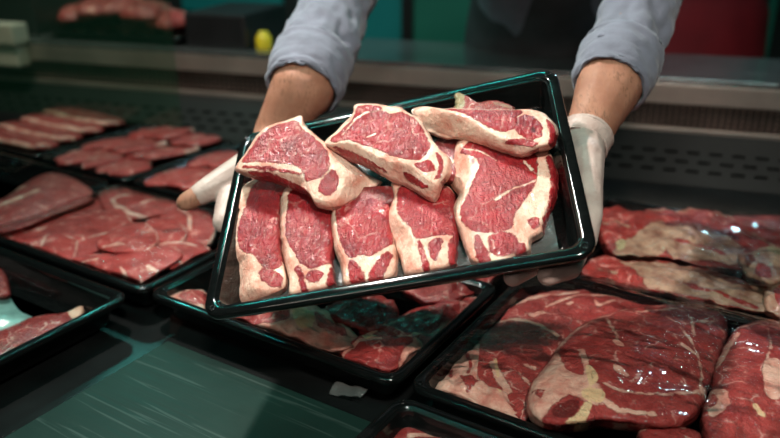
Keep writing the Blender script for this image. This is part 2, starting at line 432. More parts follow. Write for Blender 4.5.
CUTS = []
PENS = [(-.400, -.006, 0.000, .275), (-.792, -.408, 0.000, .275), (-.800, -.412, -.330, -.012), (0.004, .520, 0.004, .362), (0.004, .520, .374, .700), (0.006, .400, -.330, -.012)]
def cut(name, label, cat, frame, outline, zt, thick, regions=(), base='fat', tilt=(0, 0), dome=0.004, mat_=None, group=None,
        seed=None, edge=0.006, n=150, rings=34, rough=0.0012, lump=0.0015, local=False, soft=0.006, taper=0.003, face=None, slope=0.9, shear=0.6):
    seed = seed if seed is not None else len(CUTS)*1.37 + 2
    anchor = None
    def conv(pts, zof=None):
        if local: return [tuple(p) for p in pts]
        out = []
        for px, py in pts:
            z = zt
            x, y = frame.hit(px, py, z)
            if anchor:
                for _ in range(5):
                    z = zt + tilt[0]*(x-anchor[0]) + tilt[1]*(y-anchor[1]); x, y = frame.hit(px, py, z)
            out.append((x, y))
        return out
    o2 = conv(outline)
    anchor = (sum(p[0] for p in o2)/len(o2), sum(p[1] for p in o2)/len(o2))
    o2 = conv(outline)
    if frame is DECK and not local and zt < .058:        # keep inside the tray walls
        for u0, u1, w0, w1 in PENS:
            if u0 < anchor[0] < u1 and w0 < anchor[1] < w1:
                g_ = .018; o2 = [(min(max(x, u0+g_), u1-g_), min(max(y, w0+g_), w1-g_)) for x, y in o2]
    O = smooth_closed(o2, n, seed, rough)
    A = 0; cx = cy = 0
    for i in range(n):
        a, b = O[i], O[(i+1) % n]; cr = a.x*b.y-b.x*a.y; A += cr; cx += (a.x+b.x)*cr; cy += (a.y+b.y)*cr
    cx /= 3*A; cy /= 3*A
    if A < 0: O = O[::-1]
    c = Vector((cx, cy))
    def zf(x, y): return zt + tilt[0]*(x-anchor[0]) + tilt[1]*(y-anchor[1])
    width = min((p-c).length for p in O) + 0.01
    V, T = [], []
    ts = [ (k/(rings)) for k in range(1, rings+1)]
    def top(p, t):
        # distance from the edge along the spoke
        e = (1 - t) * (p - c).length
        q = c + (p - c) * t
        nz = noise.noise(Vector((q.x*38, q.y*38, seed)))*lump + noise.noise(Vector((q.x*110, q.y*110, seed+5)))*lump*0.5
        r = edge
        drop = 0
        if e < r: drop = r - math.sqrt(max(0, r*r - (r-e)**2))
        z_ = zf(q.x, q.y) + dome*(1-t*t) + nz
        if drop and not local:                # the rounded shoulder stays under the traced outline
            r_ = frame.pt(q.x, q.y, z_) - CAM; rz = -r_.dot(frame.z)
            q = q + Vector((r_.dot(frame.x), r_.dot(frame.y)))/rz*drop
        return Vector((q.x, q.y, z_ - drop))
    V.append(Vector((c.x, c.y, zf(c.x, c.y)+dome)))
    tt = [t for t in ts[:-1]] + [0.988, 0.996, 1.0]
    tt = sorted(set(tt))
    for t in tt:
        for p in O: V.append(top(p, t))
    nr = len(tt)
    fs = []
    for i in range(n): fs.append((0, 1+i, 1+(i+1) % n))
    for k in range(nr-1):
        a = 1+k*n; b = a+n
        for i in range(n):
            j = (i+1) % n; fs.append((a+i, b+i, b+j, a+j))
    def vdir(v):                              # sideways run of the line of sight per unit of depth below the face
        r = frame.pt(v.x, v.y, v.z) - CAM; rz = -r.dot(frame.z)
        return r.dot(frame.x)/rz, r.dot(frame.y)/rz
    if face is not None:                      # outside the cut face the surface rolls down towards the underside
        ff = np.array([tuple(q) for q in smooth_closed(conv(face), 70)])
        sdv = sd_poly(np.array([(v.x, v.y) for v in V]), ff)
        P0 = np.array([(v.x, v.y) for v in V])
        for v, dd in zip(V, sdv):
            if dd < 0.002:
                e = 0.002 - dd
                dz = min(slope*e*e/(e+0.004), thick*0.9); vx, vy = vdir(v)
                v.x += vx*dz; v.y += vy*dz; v.z -= dz
    else: P0 = np.array([(v.x, v.y) for v in V])
    # side
    side_rows = 6
    last = 1+(nr-1)*n
    for s in range(1, side_rows+1):
        f = s/side_rows
        for i, p in enumerate(O):
            d = (p-c).normalized()
            bul = math.sin(f*PI)*0.0025 - taper*f + noise.noise(Vector((p.x*60, p.y*60, f*3+seed)))*0.0018
            q = p + d*bul
            dz = max(0.0, V[last+i].z - (zf(q.x, q.y) - thick - 0.001))*f
            vx, vy = vdir(V[last+i]); q = Vector((V[last+i].x, V[last+i].y)) + d*bul + Vector((vx, vy))*dz*shear
            V.append(Vector((q.x, q.y, V[last+i].z - dz)))
        a = last + (s-1)*n; b = a+n
        for i in range(n):
            j = (i+1) % n; fs.append((a+i, b+i, b+j, a+j))
    bot = last + side_rows*n
    V.append(Vector((c.x, c.y, zf(c.x, c.y)-thick))); fs += [(bot+(i+1) % n, bot+i, len(V)-1) for i in range(n)]
    # tissue attribute from 2-D shapes
    P = np.array([(v.x, v.y) for v in V]); P[:len(P0)] = P0
    P[len(P0):len(P0)+side_rows*n] = np.tile(P0[-n:], (side_rows, 1))
    F = np.full(len(P), 0.02 if base == 'fat' else -0.02); G = np.full(len(P), -0.02); K = np.full(len(P), -0.02)
    for reg in regions:
        kind, pts = reg[0], reg[1]
        w = reg[2] if len(reg) > 2 else None
        pp = np.array(conv(pts))
        if w is None:
            if len(pp) >= 4 and not local: pp = np.array([tuple(q) for q in smooth_closed([tuple(x) for x in pp], 60)])
            sd = sd_poly(P, pp)
        else: sd = sd_line(P, pp, w)
        if kind == 'meat': F = np.minimum(F, -sd)
        elif kind == 'fat': F = np.maximum(F, sd)
        elif kind == 'bone': G = np.maximum(G, sd)
        elif kind == 'dark': K = np.maximum(K, sd)
        elif kind == 'light': K = np.minimum(K, -sd)
    if base == 'rim':
        pass
    col = np.ones((len(P), 4))
    for i, X in enumerate((F, G, K)): col[:, i] = np.clip(X/soft, -1, 1)*0.5+0.5
    off = Vector((c.x, c.y, zt-thick))
    me = mesh(name, [v-off for v in V], fs)
    att = me.color_attributes.new('tissue', 'FLOAT_COLOR', 'POINT'); att.data.foreach_set('color', col.ravel())
    o = link(name, me, mat_ or M['flesh'], None, frame.matrix(off.x, off.y, off.z))
    tag(o, label, cat, group); CUTS.append(o)
    return o

def blob(cx, cy, a, b, ang, seed, irr=0.18, k=11):
    r = random.Random(seed); pts = []
    for i in range(k):
        t = 2*PI*i/k; s = 1 + r.uniform(-irr, irr)
        x, y = a*s*math.cos(t), b*s*math.sin(t)
        pts.append((cx + x*math.cos(ang)-y*math.sin(ang), cy + x*math.sin(ang)+y*math.cos(ang)))
    return pts

def shrink(pts, f, dx=0, dy=0):
    cx = sum(p[0] for p in pts)/len(pts); cy = sum(p[1] for p in pts)/len(pts)
    return [(cx+(x-cx)*f+dx, cy+(y-cy)*f+dy) for x, y in pts]

# ================================================================== THE TRAY HELD UP
DH = 0.042
held = make_tray(HELD, -TW/2, TW/2, -TD/2, TD/2, DH, 0.0, 'shiny black tray of raw steaks held up by two gloved hands', group=None)
g = 'raw bone-in steaks lined up in the held tray'
A1 = lambda p: zpts(225, 180, 3.369, p)
A2 = lambda p: zpts(320, 170, 3.369, p)
A3 = lambda p: zpts(440, 130, 3.369, p)
A4 = lambda p: zpts(230, 95, 3.369, p)
A5 = lambda p: zpts(325, 90, 3.369, p)
A6 = lambda p: zpts(430, 60, 3.369, p)
ZL, TL = -0.012, 0.026
cut('loin_steak', 'narrow loin steak with curled fat flap, nearest the bare thumb', 'steak', HELD,
    A1([(115,-10),(75,8),(40,38),(30,72),(48,88),(26,125),(26,190),(33,260),(48,330),(50,412),(100,406),(190,372),(208,340),(203,300),(190,250),(186,190),(186,120),(186,40),(160,-10)]), ZL, TL,
    [('meat', A1([(100,10),(72,95),(50,150),(44,212),(65,245),(108,262),(120,285),(160,310),(192,292),(190,240),(190,150),(190,40),(150,0)])),
     ('meat', A1([(120,310),(128,340),(165,362),(192,354),(198,328),(172,312),(145,303)]))], tilt=(-0.10, 0.05), face=A1([(110,-5),(62,5),(25,40),(22,80),(48,120),(36,200),(50,245),(85,262),(92,310),(95,365),(130,372),(205,372),(215,300),(200,200),(200,20),(160,-10)]), group=g, dome=.005)
cut('loin_steak', 'second loin steak from the bare thumb, slim with small round eye muscle', 'steak', HELD,
    A1([(205,24),(190,50),(184,110),(189,200),(199,270),(214,330),(218,386),(250,384),(362,358),(368,330),(362,260),(368,150),(352,80),(300,50),(250,30),(225,20)]), ZL, TL,
    [('meat', A1([(218,45),(212,110),(206,180),(225,230),(260,285),(300,305),(345,290),(372,262),(378,150),(365,70),(280,40),(245,30)])),
     ('meat', A1([(275,334),(288,316),(324,309),(336,325),(312,345),(287,347)])),
     ('meat', A1([(238,305),(252,330),(258,378),(280,384),(270,340),(258,300)])),
     ('meat', A1([(345,340),(340,352),(368,350),(370,290),(356,300)]))], tilt=(-0.10, 0.05), face=A1([(210,24),(203,100),(200,190),(215,260),(228,330),(230,400),(300,385),(380,375),(380,200),(375,80),(320,30),(240,10)]), group=g, dome=.006)
cut('loin_steak', 'loin steak with forked fat at its base, between two narrower-rimmed neighbours', 'steak', HELD,
    A2([(48,120),(36,180),(48,260),(74,330),(80,389),(130,382),(245,360),(258,300),(254,250),(240,200),(236,120),(215,80),(140,90),(80,100)]), ZL, TL,
    [('meat', A2([(62,115),(58,190),(75,250),(103,300),(140,293),(180,298),(215,270),(248,245),(240,180),(240,90),(150,80)])),
     ('meat', A2([(100,322),(104,384),(142,380),(150,352),(118,312)])),
     ('meat', A2([(162,362),(180,330),(228,282),(242,300),(205,372),(172,376)]))], tilt=(-0.10, 0.05), face=A2([(52,100),(50,180),(60,250),(85,310),(95,400),(180,390),(240,372),(270,300),(260,200),(245,90),(150,60)]), group=g, dome=.006)
cut('loin_steak', 'wide loin steak with thick folded fat cap along one edge', 'steak', HELD,
    A2([(240,40),(248,90),(228,150),(230,210),(248,260),(273,300),(286,353),(330,348),(450,322),(458,300),(463,216),(458,120),(440,60),(380,50),(300,40)]), ZL+.001, TL+.001,
    [('meat', A2([(275,60),(260,110),(270,160),(310,205),(325,240),(370,240),(420,225),(470,205),(470,100),(420,50),(330,45)])),
     ('meat', A2([(368,262),(398,238),(414,250),(398,300),(378,304)])),
     ('meat', A2([(330,258),(340,300),(346,334),(366,335),(362,300),(342,252)])),
     ('meat', A2([(440,235),(432,290),(440,325),(470,320),(470,220)]))], tilt=(-0.10, 0.05), face=A2([(262,30),(252,110),(260,165),(298,215),(312,260),(325,360),(400,345),(480,330),(490,200),(470,60),(380,20)]), group=g, dome=.006)
cut('shoulder_steak', 'big broad steak with ragged white gristle edge, lowest beside the gloved fingers', 'steak', HELD,
    A3([(60,35),(45,100),(42,180),(62,215),(44,270),(64,340),(98,425),(118,450),(200,448),(255,425),(300,405),(305,370),(345,345),(352,310),(385,230),(390,150),(372,80),(330,50),(250,30),(160,20),(100,25)]), ZL+.003, TL+.003,
    [('meat', A3([(72,80),(112,95),(135,125),(112,180),(92,225),(70,270),(75,310),(115,345),(180,355),(240,338),(252,300),(285,245),(322,188),(330,150),(320,80),(250,40),(150,30),(90,50)])),
     ('meat', A3([(163,372),(200,352),(248,358),(262,385),(225,425),(180,420)])),
     ('meat', A3([(118,365),(124,420),(140,452),(175,450),(140,372)])),
     ('meat', A3([(300,312),(328,300),(336,322),(312,338)])),
     ('meat', A3([(378,90),(396,150),(388,230),(350,330),(345,300),(368,230),(372,160),(358,90)])),
     ('meat', A3([(250,395),(262,440),(290,420),(285,385)])),
     ('fat', A3([(190,245),(240,212),(300,190),(325,178)]), .0016), ('fat', A3([(70,65),(140,78),(190,110)]), .0010), ('fat', A3([(285,115),(310,140)]), .0018),
     ('dark', A3([(104,108),(118,100),(122,118),(108,124)]))], tilt=(-0.05, 0.05), face=A3([(70,50),(95,100),(105,140),(85,190),(58,250),(60,300),(98,345),(120,450),(200,470),(270,440),(330,370),(370,320),(395,230),(400,120),(370,40),(200,0),(100,20)]), group=g, dome=.006, n=190, rings=44)
# upper layer
ZU, TU = 0.020, 0.026
g2 = 'raw steaks stacked across the top of the held tray'
cut('loin_steak', 'upper steak nearest the bare wrist, oval meat face with salmon fat wedge', 'steak', HELD,
    A4([(240,68),(215,75),(130,105),(95,130),(50,195),(20,235),(22,252),(80,272),(150,285),(215,315),(265,335),(290,368),(345,378),(400,360),(460,330),(509,298),(488,282),(440,250),(385,203),(330,165),(290,135),(260,110),(247,88)]), ZU+.004, TU,
    [('meat', A4([(208,86),(135,115),(95,145),(60,190),(42,226),(150,238),(238,256),(262,300),(300,292),(332,268),(340,232),(325,190),(290,150),(250,120),(228,92)])),
     ('meat', A4([(300,322),(328,282),(350,264),(370,285),(360,320),(335,342),(312,338)])),
     ('meat', A4([(48,244),(150,256),(245,274)]), .0018),
     ('meat', A4([(60,258),(150,272),(240,310),(262,330),(200,330),(120,300)]))], tilt=(-0.10, 0.18), face=A4([(245,60),(130,95),(80,135),(10,225),(10,250),(100,262),(240,282),(262,318),(270,345),(320,362),(352,360),(378,330),(388,285),(360,245),(340,190),(300,140),(265,110)]), group=g2, dome=.006, n=180, rings=40, edge=.005)
cut('loin_steak', 'middle upper steak, broad red face over knobbly white fat ridge', 'steak', HELD,
    A5([(102,48),(90,85),(30,140),(3,165),(8,190),(60,222),(130,250),(200,290),(280,325),(350,368),(376,362),(392,312),(420,272),(416,225),(380,195),(350,150),(320,100),(280,72),(240,55),(170,50)]), ZU+.008, TU,
    [('meat', A5([(110,58),(98,95),(60,130),(18,162),(30,178),(90,180),(130,195),(200,220),(250,238),(310,246),(340,225),(357,190),(340,150),(305,100),(262,77),(215,83),(180,60)])),
     ('meat', A5([(305,258),(355,245),(372,270),(338,282)])),
     ('meat', A5([(30,195),(90,212),(150,240),(210,280),(150,255),(80,228)])),
     ('meat', A5([(270,285),(310,300),(350,330),(330,335),(280,305)])),
     ('meat', A5([(375,215),(385,260),(372,300),(392,290),(398,240)])),
     ('fat', A5([(222,66),(180,78),(140,84),(100,108),(60,152)]), .0016), ('fat', A5([(150,170),(175,160)]), .0014)], tilt=(-0.02, 0.14), face=A5([(100,40),(85,85),(0,155),(15,185),(90,190),(160,225),(230,255),(300,268),(330,290),(375,320),(400,290),(425,250),(400,205),(360,160),(325,100),(280,65),(170,45)]), group=g2, dome=.007, n=180, rings=40, edge=.005, lump=.0022)
cut('shoulder_steak', 'upper steak nearest the gloved wrist, long cream fat edge curling forward', 'steak', HELD,
    A6([(-59,171),(-45,200),(-20,232),(0,245),(50,268),(110,262),(180,280),(250,305),(300,320),(328,314),(362,300),(413,283),(428,240),(415,210),(385,180),(340,165),(280,168),(200,165),(120,163),(50,163),(-20,157)]), ZU, TU,
    [('meat', A6([(45,170),(110,188),(170,222),(225,250),(283,242),(296,205),(312,180),(262,170),(150,166)])),
     ('meat', A6([(290,212),(332,192),(372,215),(378,262),(335,275),(296,252)])),
     ('meat', A6([(250,288),(310,273),(365,284),(322,297)])),
     ('meat', A6([(396,195),(424,236),(418,275),(402,282),(404,240),(392,212)])),
     ('dark', A6([(340,235),(352,228),(358,245),(344,252)]))], tilt=(0, 0.10), face=A6([(20,150),(60,185),(120,208),(180,245),(240,275),(300,290),(370,300),(430,285),(440,230),(400,180),(300,150),(150,150)]), group=g2, dome=.006, n=190, rings=36, edge=.006)
cut('meat_trim', 'ragged dark trim with grey membrane poking up behind the upper steaks', 'meat scrap', HELD,
    A6([(84,150),(84,118),(97,106),(108,120),(116,146),(150,143),(220,137),(272,152),(280,185),(130,190),(88,180)]), 0.016, 0.022,
    [('bone', A6([(80,100),(112,108),(116,160),(84,170)])), ('fat', A6([(225,150),(268,158)]), .003)], base='meat', mat_=M['rib'], n=120, rings=20, rough=.004, dome=.003)
cut('meat_trim', 'dark red trim tucked under the middle and wrist-side upper steaks', 'meat scrap', HELD,
    [(438,138),(462,140),(480,150),(470,166),(455,182),(440,176),(430,160)], -0.018, 0.03, [('fat', [(448,166),(460,158)], .002)], base='meat', mat_=M['dark_beef'], n=100, rings=20, dome=.003)
cut('meat_trim', 'dark red flap under the oval upper steak beside the thumb', 'meat scrap', HELD,
    [(262,165),(300,178),(345,196),(390,186),(398,200),(360,210),(320,205),(280,196),(255,180)], -0.010, 0.028, [], base='meat', mat_=M['dark_beef'], n=100, rings=20, dome=.002)
# clear liner sheet showing at the corner
def wavy_sheet(name, frame, u0, u1, w0, w1, z, amp, m, label=None, cat=None, kind=None, nx=60, ny=50, prof=None, parent=None, seed=1, group=None):
    cu, cw = (u0+u1)/2, (w0+w1)/2; vs = []; fs = []
    for j in range(ny+1):
        for i in range(nx+1):
            x, y = u0+(u1-u0)*i/nx-cu, w0+(w1-w0)*j/ny-cw
            zz = noise.noise(Vector((x*16, y*30, seed)))*amp + noise.noise(Vector((x*60+y*30, y*50, seed+3)))*amp*0.35
            if prof: zz += prof(i/nx, j/ny)
            vs.append((x, y, zz))
    for j in range(ny):
        for i in range(nx):
            a = j*(nx+1)+i; fs.append((a, a+1, a+nx+2, a+nx+1))
    o = link(name, mesh(name, vs, fs), m, None, frame.matrix(cu, cw, z))
    tag(o, label, cat, group, kind); return o
wavy_sheet('film_liner', HELD, -0.165, 0.168, -0.112, 0.10, -DH+0.0065, 0.0018, M['liner'], 'crinkled clear film liner lying under the steaks in the held tray', 'film')

# ================================================================== TRAYS ON THE DECK
ZR = 0.050; DD = 0.044
t_m = make_tray(DECK, -.400, -.006, 0.000, .275, DD, ZR, 'black tray of pale bony meat directly beneath the held tray')
t_lm = make_tray(DECK, -.792, -.408, 0.000, .275, DD, ZR, 'black tray heaped with red beef slices below the bare thumb')
t_ll = make_tray(DECK, -1.19, -.800, 0.000, .275, DD, ZR, 'black tray of long pinkish slabs with crumpled clear film', False)
t_t = make_tray(DECK, -1.055, -.786, 0.290, .600, DD, ZR, 'out-of-focus black tray of cutlets between the slab tray and the back wall of the case', False)
t_b = make_tray(DECK, -.776, -.500, 0.290, .600, DD, ZR, 'black tray of red slices half hidden behind the gloved thumb', False)
t_tl = make_tray(DECK, -1.335, -1.066, 0.290, .600, DD, ZR, 'farthest black tray, with long layered slices by the glass pane', False)
t_l = make_tray(DECK, -.800, -.412, -.330, -.012, DD, ZR, 'nearly empty black tray with one dark strip and a green scrap')
t_r = make_tray(DECK, 0.004, .520, 0.004, .362, DD, ZR, 'large black tray of round film-wrapped steaks')
t_rib = make_tray(DECK, 0.004, .520, .374, .700, DD, ZR, 'black tray holding two racks of ribs')
t_f = make_tray(DECK, 0.006, .400, -.330, -.012, DD, ZR, 'black tray cut off by the bottom edge, in front of the round steaks')

D = DECK
gM = None
B1 = lambda p: zpts(130, 250, 3, p)
cut('fatty_trim', 'pink and white fatty lump at the outer corner of the shaded tray', 'meat', D, B1([(112,148),(130,130),(180,122),(225,122),(235,160),(215,195),(170,185),(135,168)]), .038, .03,
    [('meat', B1([(150,150),(185,130),(230,128),(232,160),(200,170)]))], mat_=M['beef'], dome=.008, lump=.005, n=90, rings=16)
cut('bone_in_chop', 'pale chop with ring-shaped bone under the held tray rim', 'meat', D, B1([(280,185),(340,160),(470,140),(570,170),(640,215),(690,270),(650,310),(560,300),(480,270),(400,240),(310,215)]), .046, .032,
    [('meat', B1([(290,190),(400,160),(470,180),(475,225),(420,230),(330,215)])), ('bone', B1([(488,190),(515,175),(550,195),(545,245),(500,238)])), ('meat', B1([(505,205),(528,198),(530,224),(510,228)])), ('meat', B1([(560,200),(640,235),(640,262),(570,240)]))], mat_=M['beef'], dome=.008, lump=.006, n=110, rings=22)
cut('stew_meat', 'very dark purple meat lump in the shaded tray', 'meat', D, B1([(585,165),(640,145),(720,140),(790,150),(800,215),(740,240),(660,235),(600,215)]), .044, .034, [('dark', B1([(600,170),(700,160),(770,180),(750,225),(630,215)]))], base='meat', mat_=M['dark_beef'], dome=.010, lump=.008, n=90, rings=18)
C1 = lambda p: zpts(300, 290, 3, p)
cut('shoulder_cut', 'dark red shoulder cut with white fat tip by the near corner of the shaded tray', 'meat', D, C1([(120,190),(160,150),(220,130),(300,150),(350,140),(376,170),(345,215),(290,240),(220,238),(150,215)]), .044, .030,
    [('fat', C1([(300,205),(330,165),(352,140),(378,170),(345,215),(300,235)])), ('bone', C1([(180,140),(230,120),(260,140),(200,160)])), ('fat', C1([(130,195),(180,165),(240,160)]), .003)], base='meat', mat_=M['beef'], dome=.008, lump=.006, n=100, rings=20)
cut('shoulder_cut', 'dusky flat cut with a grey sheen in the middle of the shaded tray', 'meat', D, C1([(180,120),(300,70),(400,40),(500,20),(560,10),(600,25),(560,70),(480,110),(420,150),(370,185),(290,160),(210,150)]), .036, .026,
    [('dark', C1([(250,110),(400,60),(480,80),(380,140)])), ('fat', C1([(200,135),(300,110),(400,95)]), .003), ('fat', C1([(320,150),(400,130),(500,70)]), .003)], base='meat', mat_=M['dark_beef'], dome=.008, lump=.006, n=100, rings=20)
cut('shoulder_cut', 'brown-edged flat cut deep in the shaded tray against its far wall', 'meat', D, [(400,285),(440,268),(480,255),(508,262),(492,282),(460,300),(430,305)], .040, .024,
    [('fat', [(420,288),(450,278),(490,265)], .004)], base='meat', mat_=M['dark_beef'], dome=.006, lump=.005, n=80, rings=16)

# sliced beef tray (LM)
E8 = lambda p: zpts(0, 170, 3.368, p)
gl = None
slices = [
 ('long pale slab along the outer side of the heaped slice tray', [(0,215),(60,190),(140,160),(225,120),(300,90),(350,95),(340,130),(260,175),(180,215),(110,250),(40,262),(-60,262),(-60,235)], .040, (0,0), [('fat', [(110,240),(180,205),(215,180)], .003)]),
 ('broad slice beneath the others in the heaped slice tray', [(120,240),(200,180),(300,150),(400,150),(430,190),(400,230),(300,280),(220,300),(130,290)], .044, (0,.05), [('fat', [(300,235),(370,215)], .0025)]),
 ('round slice with curved white fat seam at the far corner of the heap', [(350,80),(420,68),(500,62),(570,72),(600,100),(580,130),(520,150),(450,160),(390,150),(360,120)], .050, (0,.06), [('fat', [(395,130),(380,105),(400,95),(440,90)], .004), ('fat', [(400,125),(440,150),(490,160)], .0045), ('fat', [(480,120),(530,100),(580,95)], .0035)]),
 ('slice with broad fat streak beside the gloved palm', [(540,100),(600,85),(660,100),(715,140),(715,200),(690,245),(640,240),(590,200),(550,160)], .047, (0,0), [('fat', [(545,110),(600,130),(640,160),(640,210)], .0035), ('fat', [(650,150),(690,160)], .002)]),
 ('oval slice lying highest in the middle of the heap', [(365,215),(420,190),(480,185),(515,210),(520,240),(480,270),(400,275),(350,262),(340,240)], .060, (0,.05), [('fat', [(350,262),(415,258)], .003), ('fat', [(400,190),(440,160),(500,170)], .003)]),
 ('folded slice with dark pocket next to the oval one', [(500,175),(560,165),(600,180),(625,215),(600,240),(540,240),(510,220)], .054, (0,0), [('dark', [(560,215),(600,210)], .006)]),
 ('large smooth slice at the near rim of the heaped tray', [(345,330),(400,290),(470,270),(560,262),(600,285),(610,320),(560,350),(500,385),(440,385),(380,365)], .054, (0,.08), [('fat', [(500,330),(545,350)], .003), ('fat', [(405,330),(440,375),(480,375)], .002)]),
 ('slice with branching fat near the corner of the heaped tray', [(515,255),(590,240),(660,245),(700,270),(690,300),(640,330),(600,335),(560,320),(530,290)], .050, (0,.04), [('fat', [(520,250),(560,255),(610,250),(660,262)], .0035), ('fat', [(600,300),(610,320),(640,300)], .0018)]),
 ('narrow slice tucked at the near rim under teal glints', [(225,310),(290,290),(370,285),(400,300),(350,335),(330,365),(260,350),(230,335)], .048, (0,.05), [('fat', [(330,310),(240,312)], .0018)]),
 ('thin slice edging out below the long pale slab', [(50,240),(130,225),(200,220),(250,240),(240,290),(210,310),(130,300),(60,275)], .046, (0,.05), [('fat', [(150,235),(165,215),(140,260)], .0022), ('fat', [(215,300),(195,290)], .002)]),
]
for i, (lb, pts, z, tl, rg) in enumerate(slices):
    pp = shrink(E8(pts), 1.14)
    regs = [('dark', shrink(pp, 0.01))][:0]
    for r_ in rg: regs.append((r_[0], E8(r_[1]), r_[2]))
    regs.append(('fat', pp[2:6], .002))
    cut('beef_slice', lb, 'meat slice', D, pp, z, .016, regs, base='meat', tilt=tl, dome=.005, mat_=M['pale_beef'], n=90, rings=18, edge=.004, group='beef slices heaped in the tray below the thumb')

# slab tray (LL)
cut('meat_slab', 'long pinkish slab with pale streaks behind crumpled film', 'meat', D, E8([(-60,120),(20,90),(90,40),(160,10),(230,20),(300,60),(312,85),(240,110),(140,150),(40,185),(-60,195)]), .054, .03,
    [('fat', E8([(-40,140),(60,110),(130,80)]), .006), ('fat', E8([(20,80),(80,62)]), .006)], base='meat', mat_=M['beef'], n=90, rings=18, dome=.008)
cut('meat_slab', 'second slab with a pale fat band along its near side', 'meat', D, E8([(-60,170),(40,150),(140,120),(240,95),(320,92),(290,115),(200,150),(100,190),(0,215),(-60,215)]), .052, .028,
    [('fat', E8([(-50,195),(60,165),(170,130)]), .004)], base='meat', mat_=M['beef'], n=90, rings=18, dome=.006)
wavy_sheet('crumpled_film', D, -1.12, -.98, .13, .25, .062, 0.012, M['film_hazy'], 'crumpled clear film bunched on the pinkish slabs', 'film', nx=40, ny=30, seed=8)

# far trays of overlapping cutlets
def fan(frame, x0, y0, dx, dy, nn, a, b, ang, z0, label, name, group, seed, mat_=None, fatw=.004):
    for i in range(nn):
        r = random.Random(seed+i)
        cx, cy = x0+dx*i + r.uniform(-.006, .006), y0+dy*i + r.uniform(-.006, .006)
        p = blob(cx, cy, a*r.uniform(.85, 1.1), b*r.uniform(.85, 1.1), ang+r.uniform(-.3, .3), seed+i)
        cut(name, label, 'meat slice', frame, p, z0+.004*(i % 3), .018, [('fat', p[1:5], fatw), ('fat', [p[6], (cx, cy)], .002)], base='meat', tilt=(0.08, -.05), dome=.006, mat_=mat_ or M['pale_beef'],
            n=60, rings=12, edge=.004, local=True, group=group)
fan(D, -1.005, .355, .040, .000, 5, .037, .060, .1, .048, 'blurred red cutlet in the tray between the slab tray and the back of the case', 'cutlet', 'cutlets in the tray behind the slabs', 50)
fan(D, -1.0, .44, .040, .000, 5, .037, .060, -.2, .054, 'blurred red cutlet in the tray between the slab tray and the back of the case', 'cutlet', 'cutlets in the tray behind the slabs', 60)
fan(D, -1.0, .53, .040, .004, 5, .036, .056, .2, .056, 'blurred red cutlet in the tray between the slab tray and the back of the case', 'cutlet', 'cutlets in the tray behind the slabs', 70)
fan(D, -.73, .37, .040, .0, 5, .040, .062, .1, .050, 'blurred red slice in the tray behind the gloved thumb', 'beef_slice', 'slices in the tray behind the thumb', 80)
fan(D, -.73, .48, .040, .0, 5, .040, .062, .1, .054, 'blurred red slice in the tray behind the gloved thumb', 'beef_slice', 'slices in the tray behind the thumb', 90)
for i in range(4):
    yy = .345+.06*i
    p = [(-1.315, yy-.035), (-1.20, yy-.04), (-1.10, yy-.03), (-1.085, yy), (-1.11, yy+.035), (-1.22, yy+.045), (-1.315, yy+.03)]
    cut('long_slice', 'blurred long brownish-pink slice layered in the farthest tray', 'meat slice', D, p, .058+.003*i, .03, [('fat', p[0:4], .004)], base='meat', tilt=(0, -.12), mat_=M['beef'], dome=.008,
        n=80, rings=14, local=True, group='long slices in the farthest tray')

# nearly empty tray (L)
B5 = lambda p: zpts(0, 292, 3, p)
cut('meat_strip', 'long dark red strip with pale tip lying in the nearly empty tray', 'meat', D, B5([(-60,130),(0,115),(70,85),(130,68),(190,60),(245,42),(250,65),(215,90),(140,130),(60,165),(0,195),(-60,210)]), .022, .018,
    [('fat', B5([(205,45),(250,40),(252,70),(215,82)])), ('fat', B5([(-60,128),(60,88)]), .0012)], base='meat', mat_=M['dark_beef'], n=110, rings=18, dome=.003)
cut('meat_scrap', 'small dark red scrap by the far side of the nearly empty tray', 'meat', D, [(-20,262),(2,268),(10,290),(8,297),(-10,296),(-25,285)], .026, .02, [], base='meat', mat_=M['dark_beef'], n=60, rings=12)
gs = [D.hit(px, py, .012) for px, py in [(0,292),(8,296),(20,312),(37,322),(15,334),(-30,340),(-40,300)]]
sc_o = smooth_closed(gs, 40); cxy = sum(sc_o, Vector((0,0)))/40
vs = [(p.x-cxy.x, p.y-cxy.y, noise.noise(Vector((p.x*60,p.y*60,0)))*.002) for p in sc_o] + [(0,0,.002)]
sc_ = link('film_scrap', mesh('film_scrap', vs, [(i, (i+1) % 40, 40) for i in range(40)]), M['scrap'], None, D.matrix(cxy.x, cxy.y, .013))
sm = sc_.modifiers.new('t', 'SOLIDIFY'); sm.thickness = .0008
tag(sc_, 'pale green film scrap lying against the dark strip', 'film')

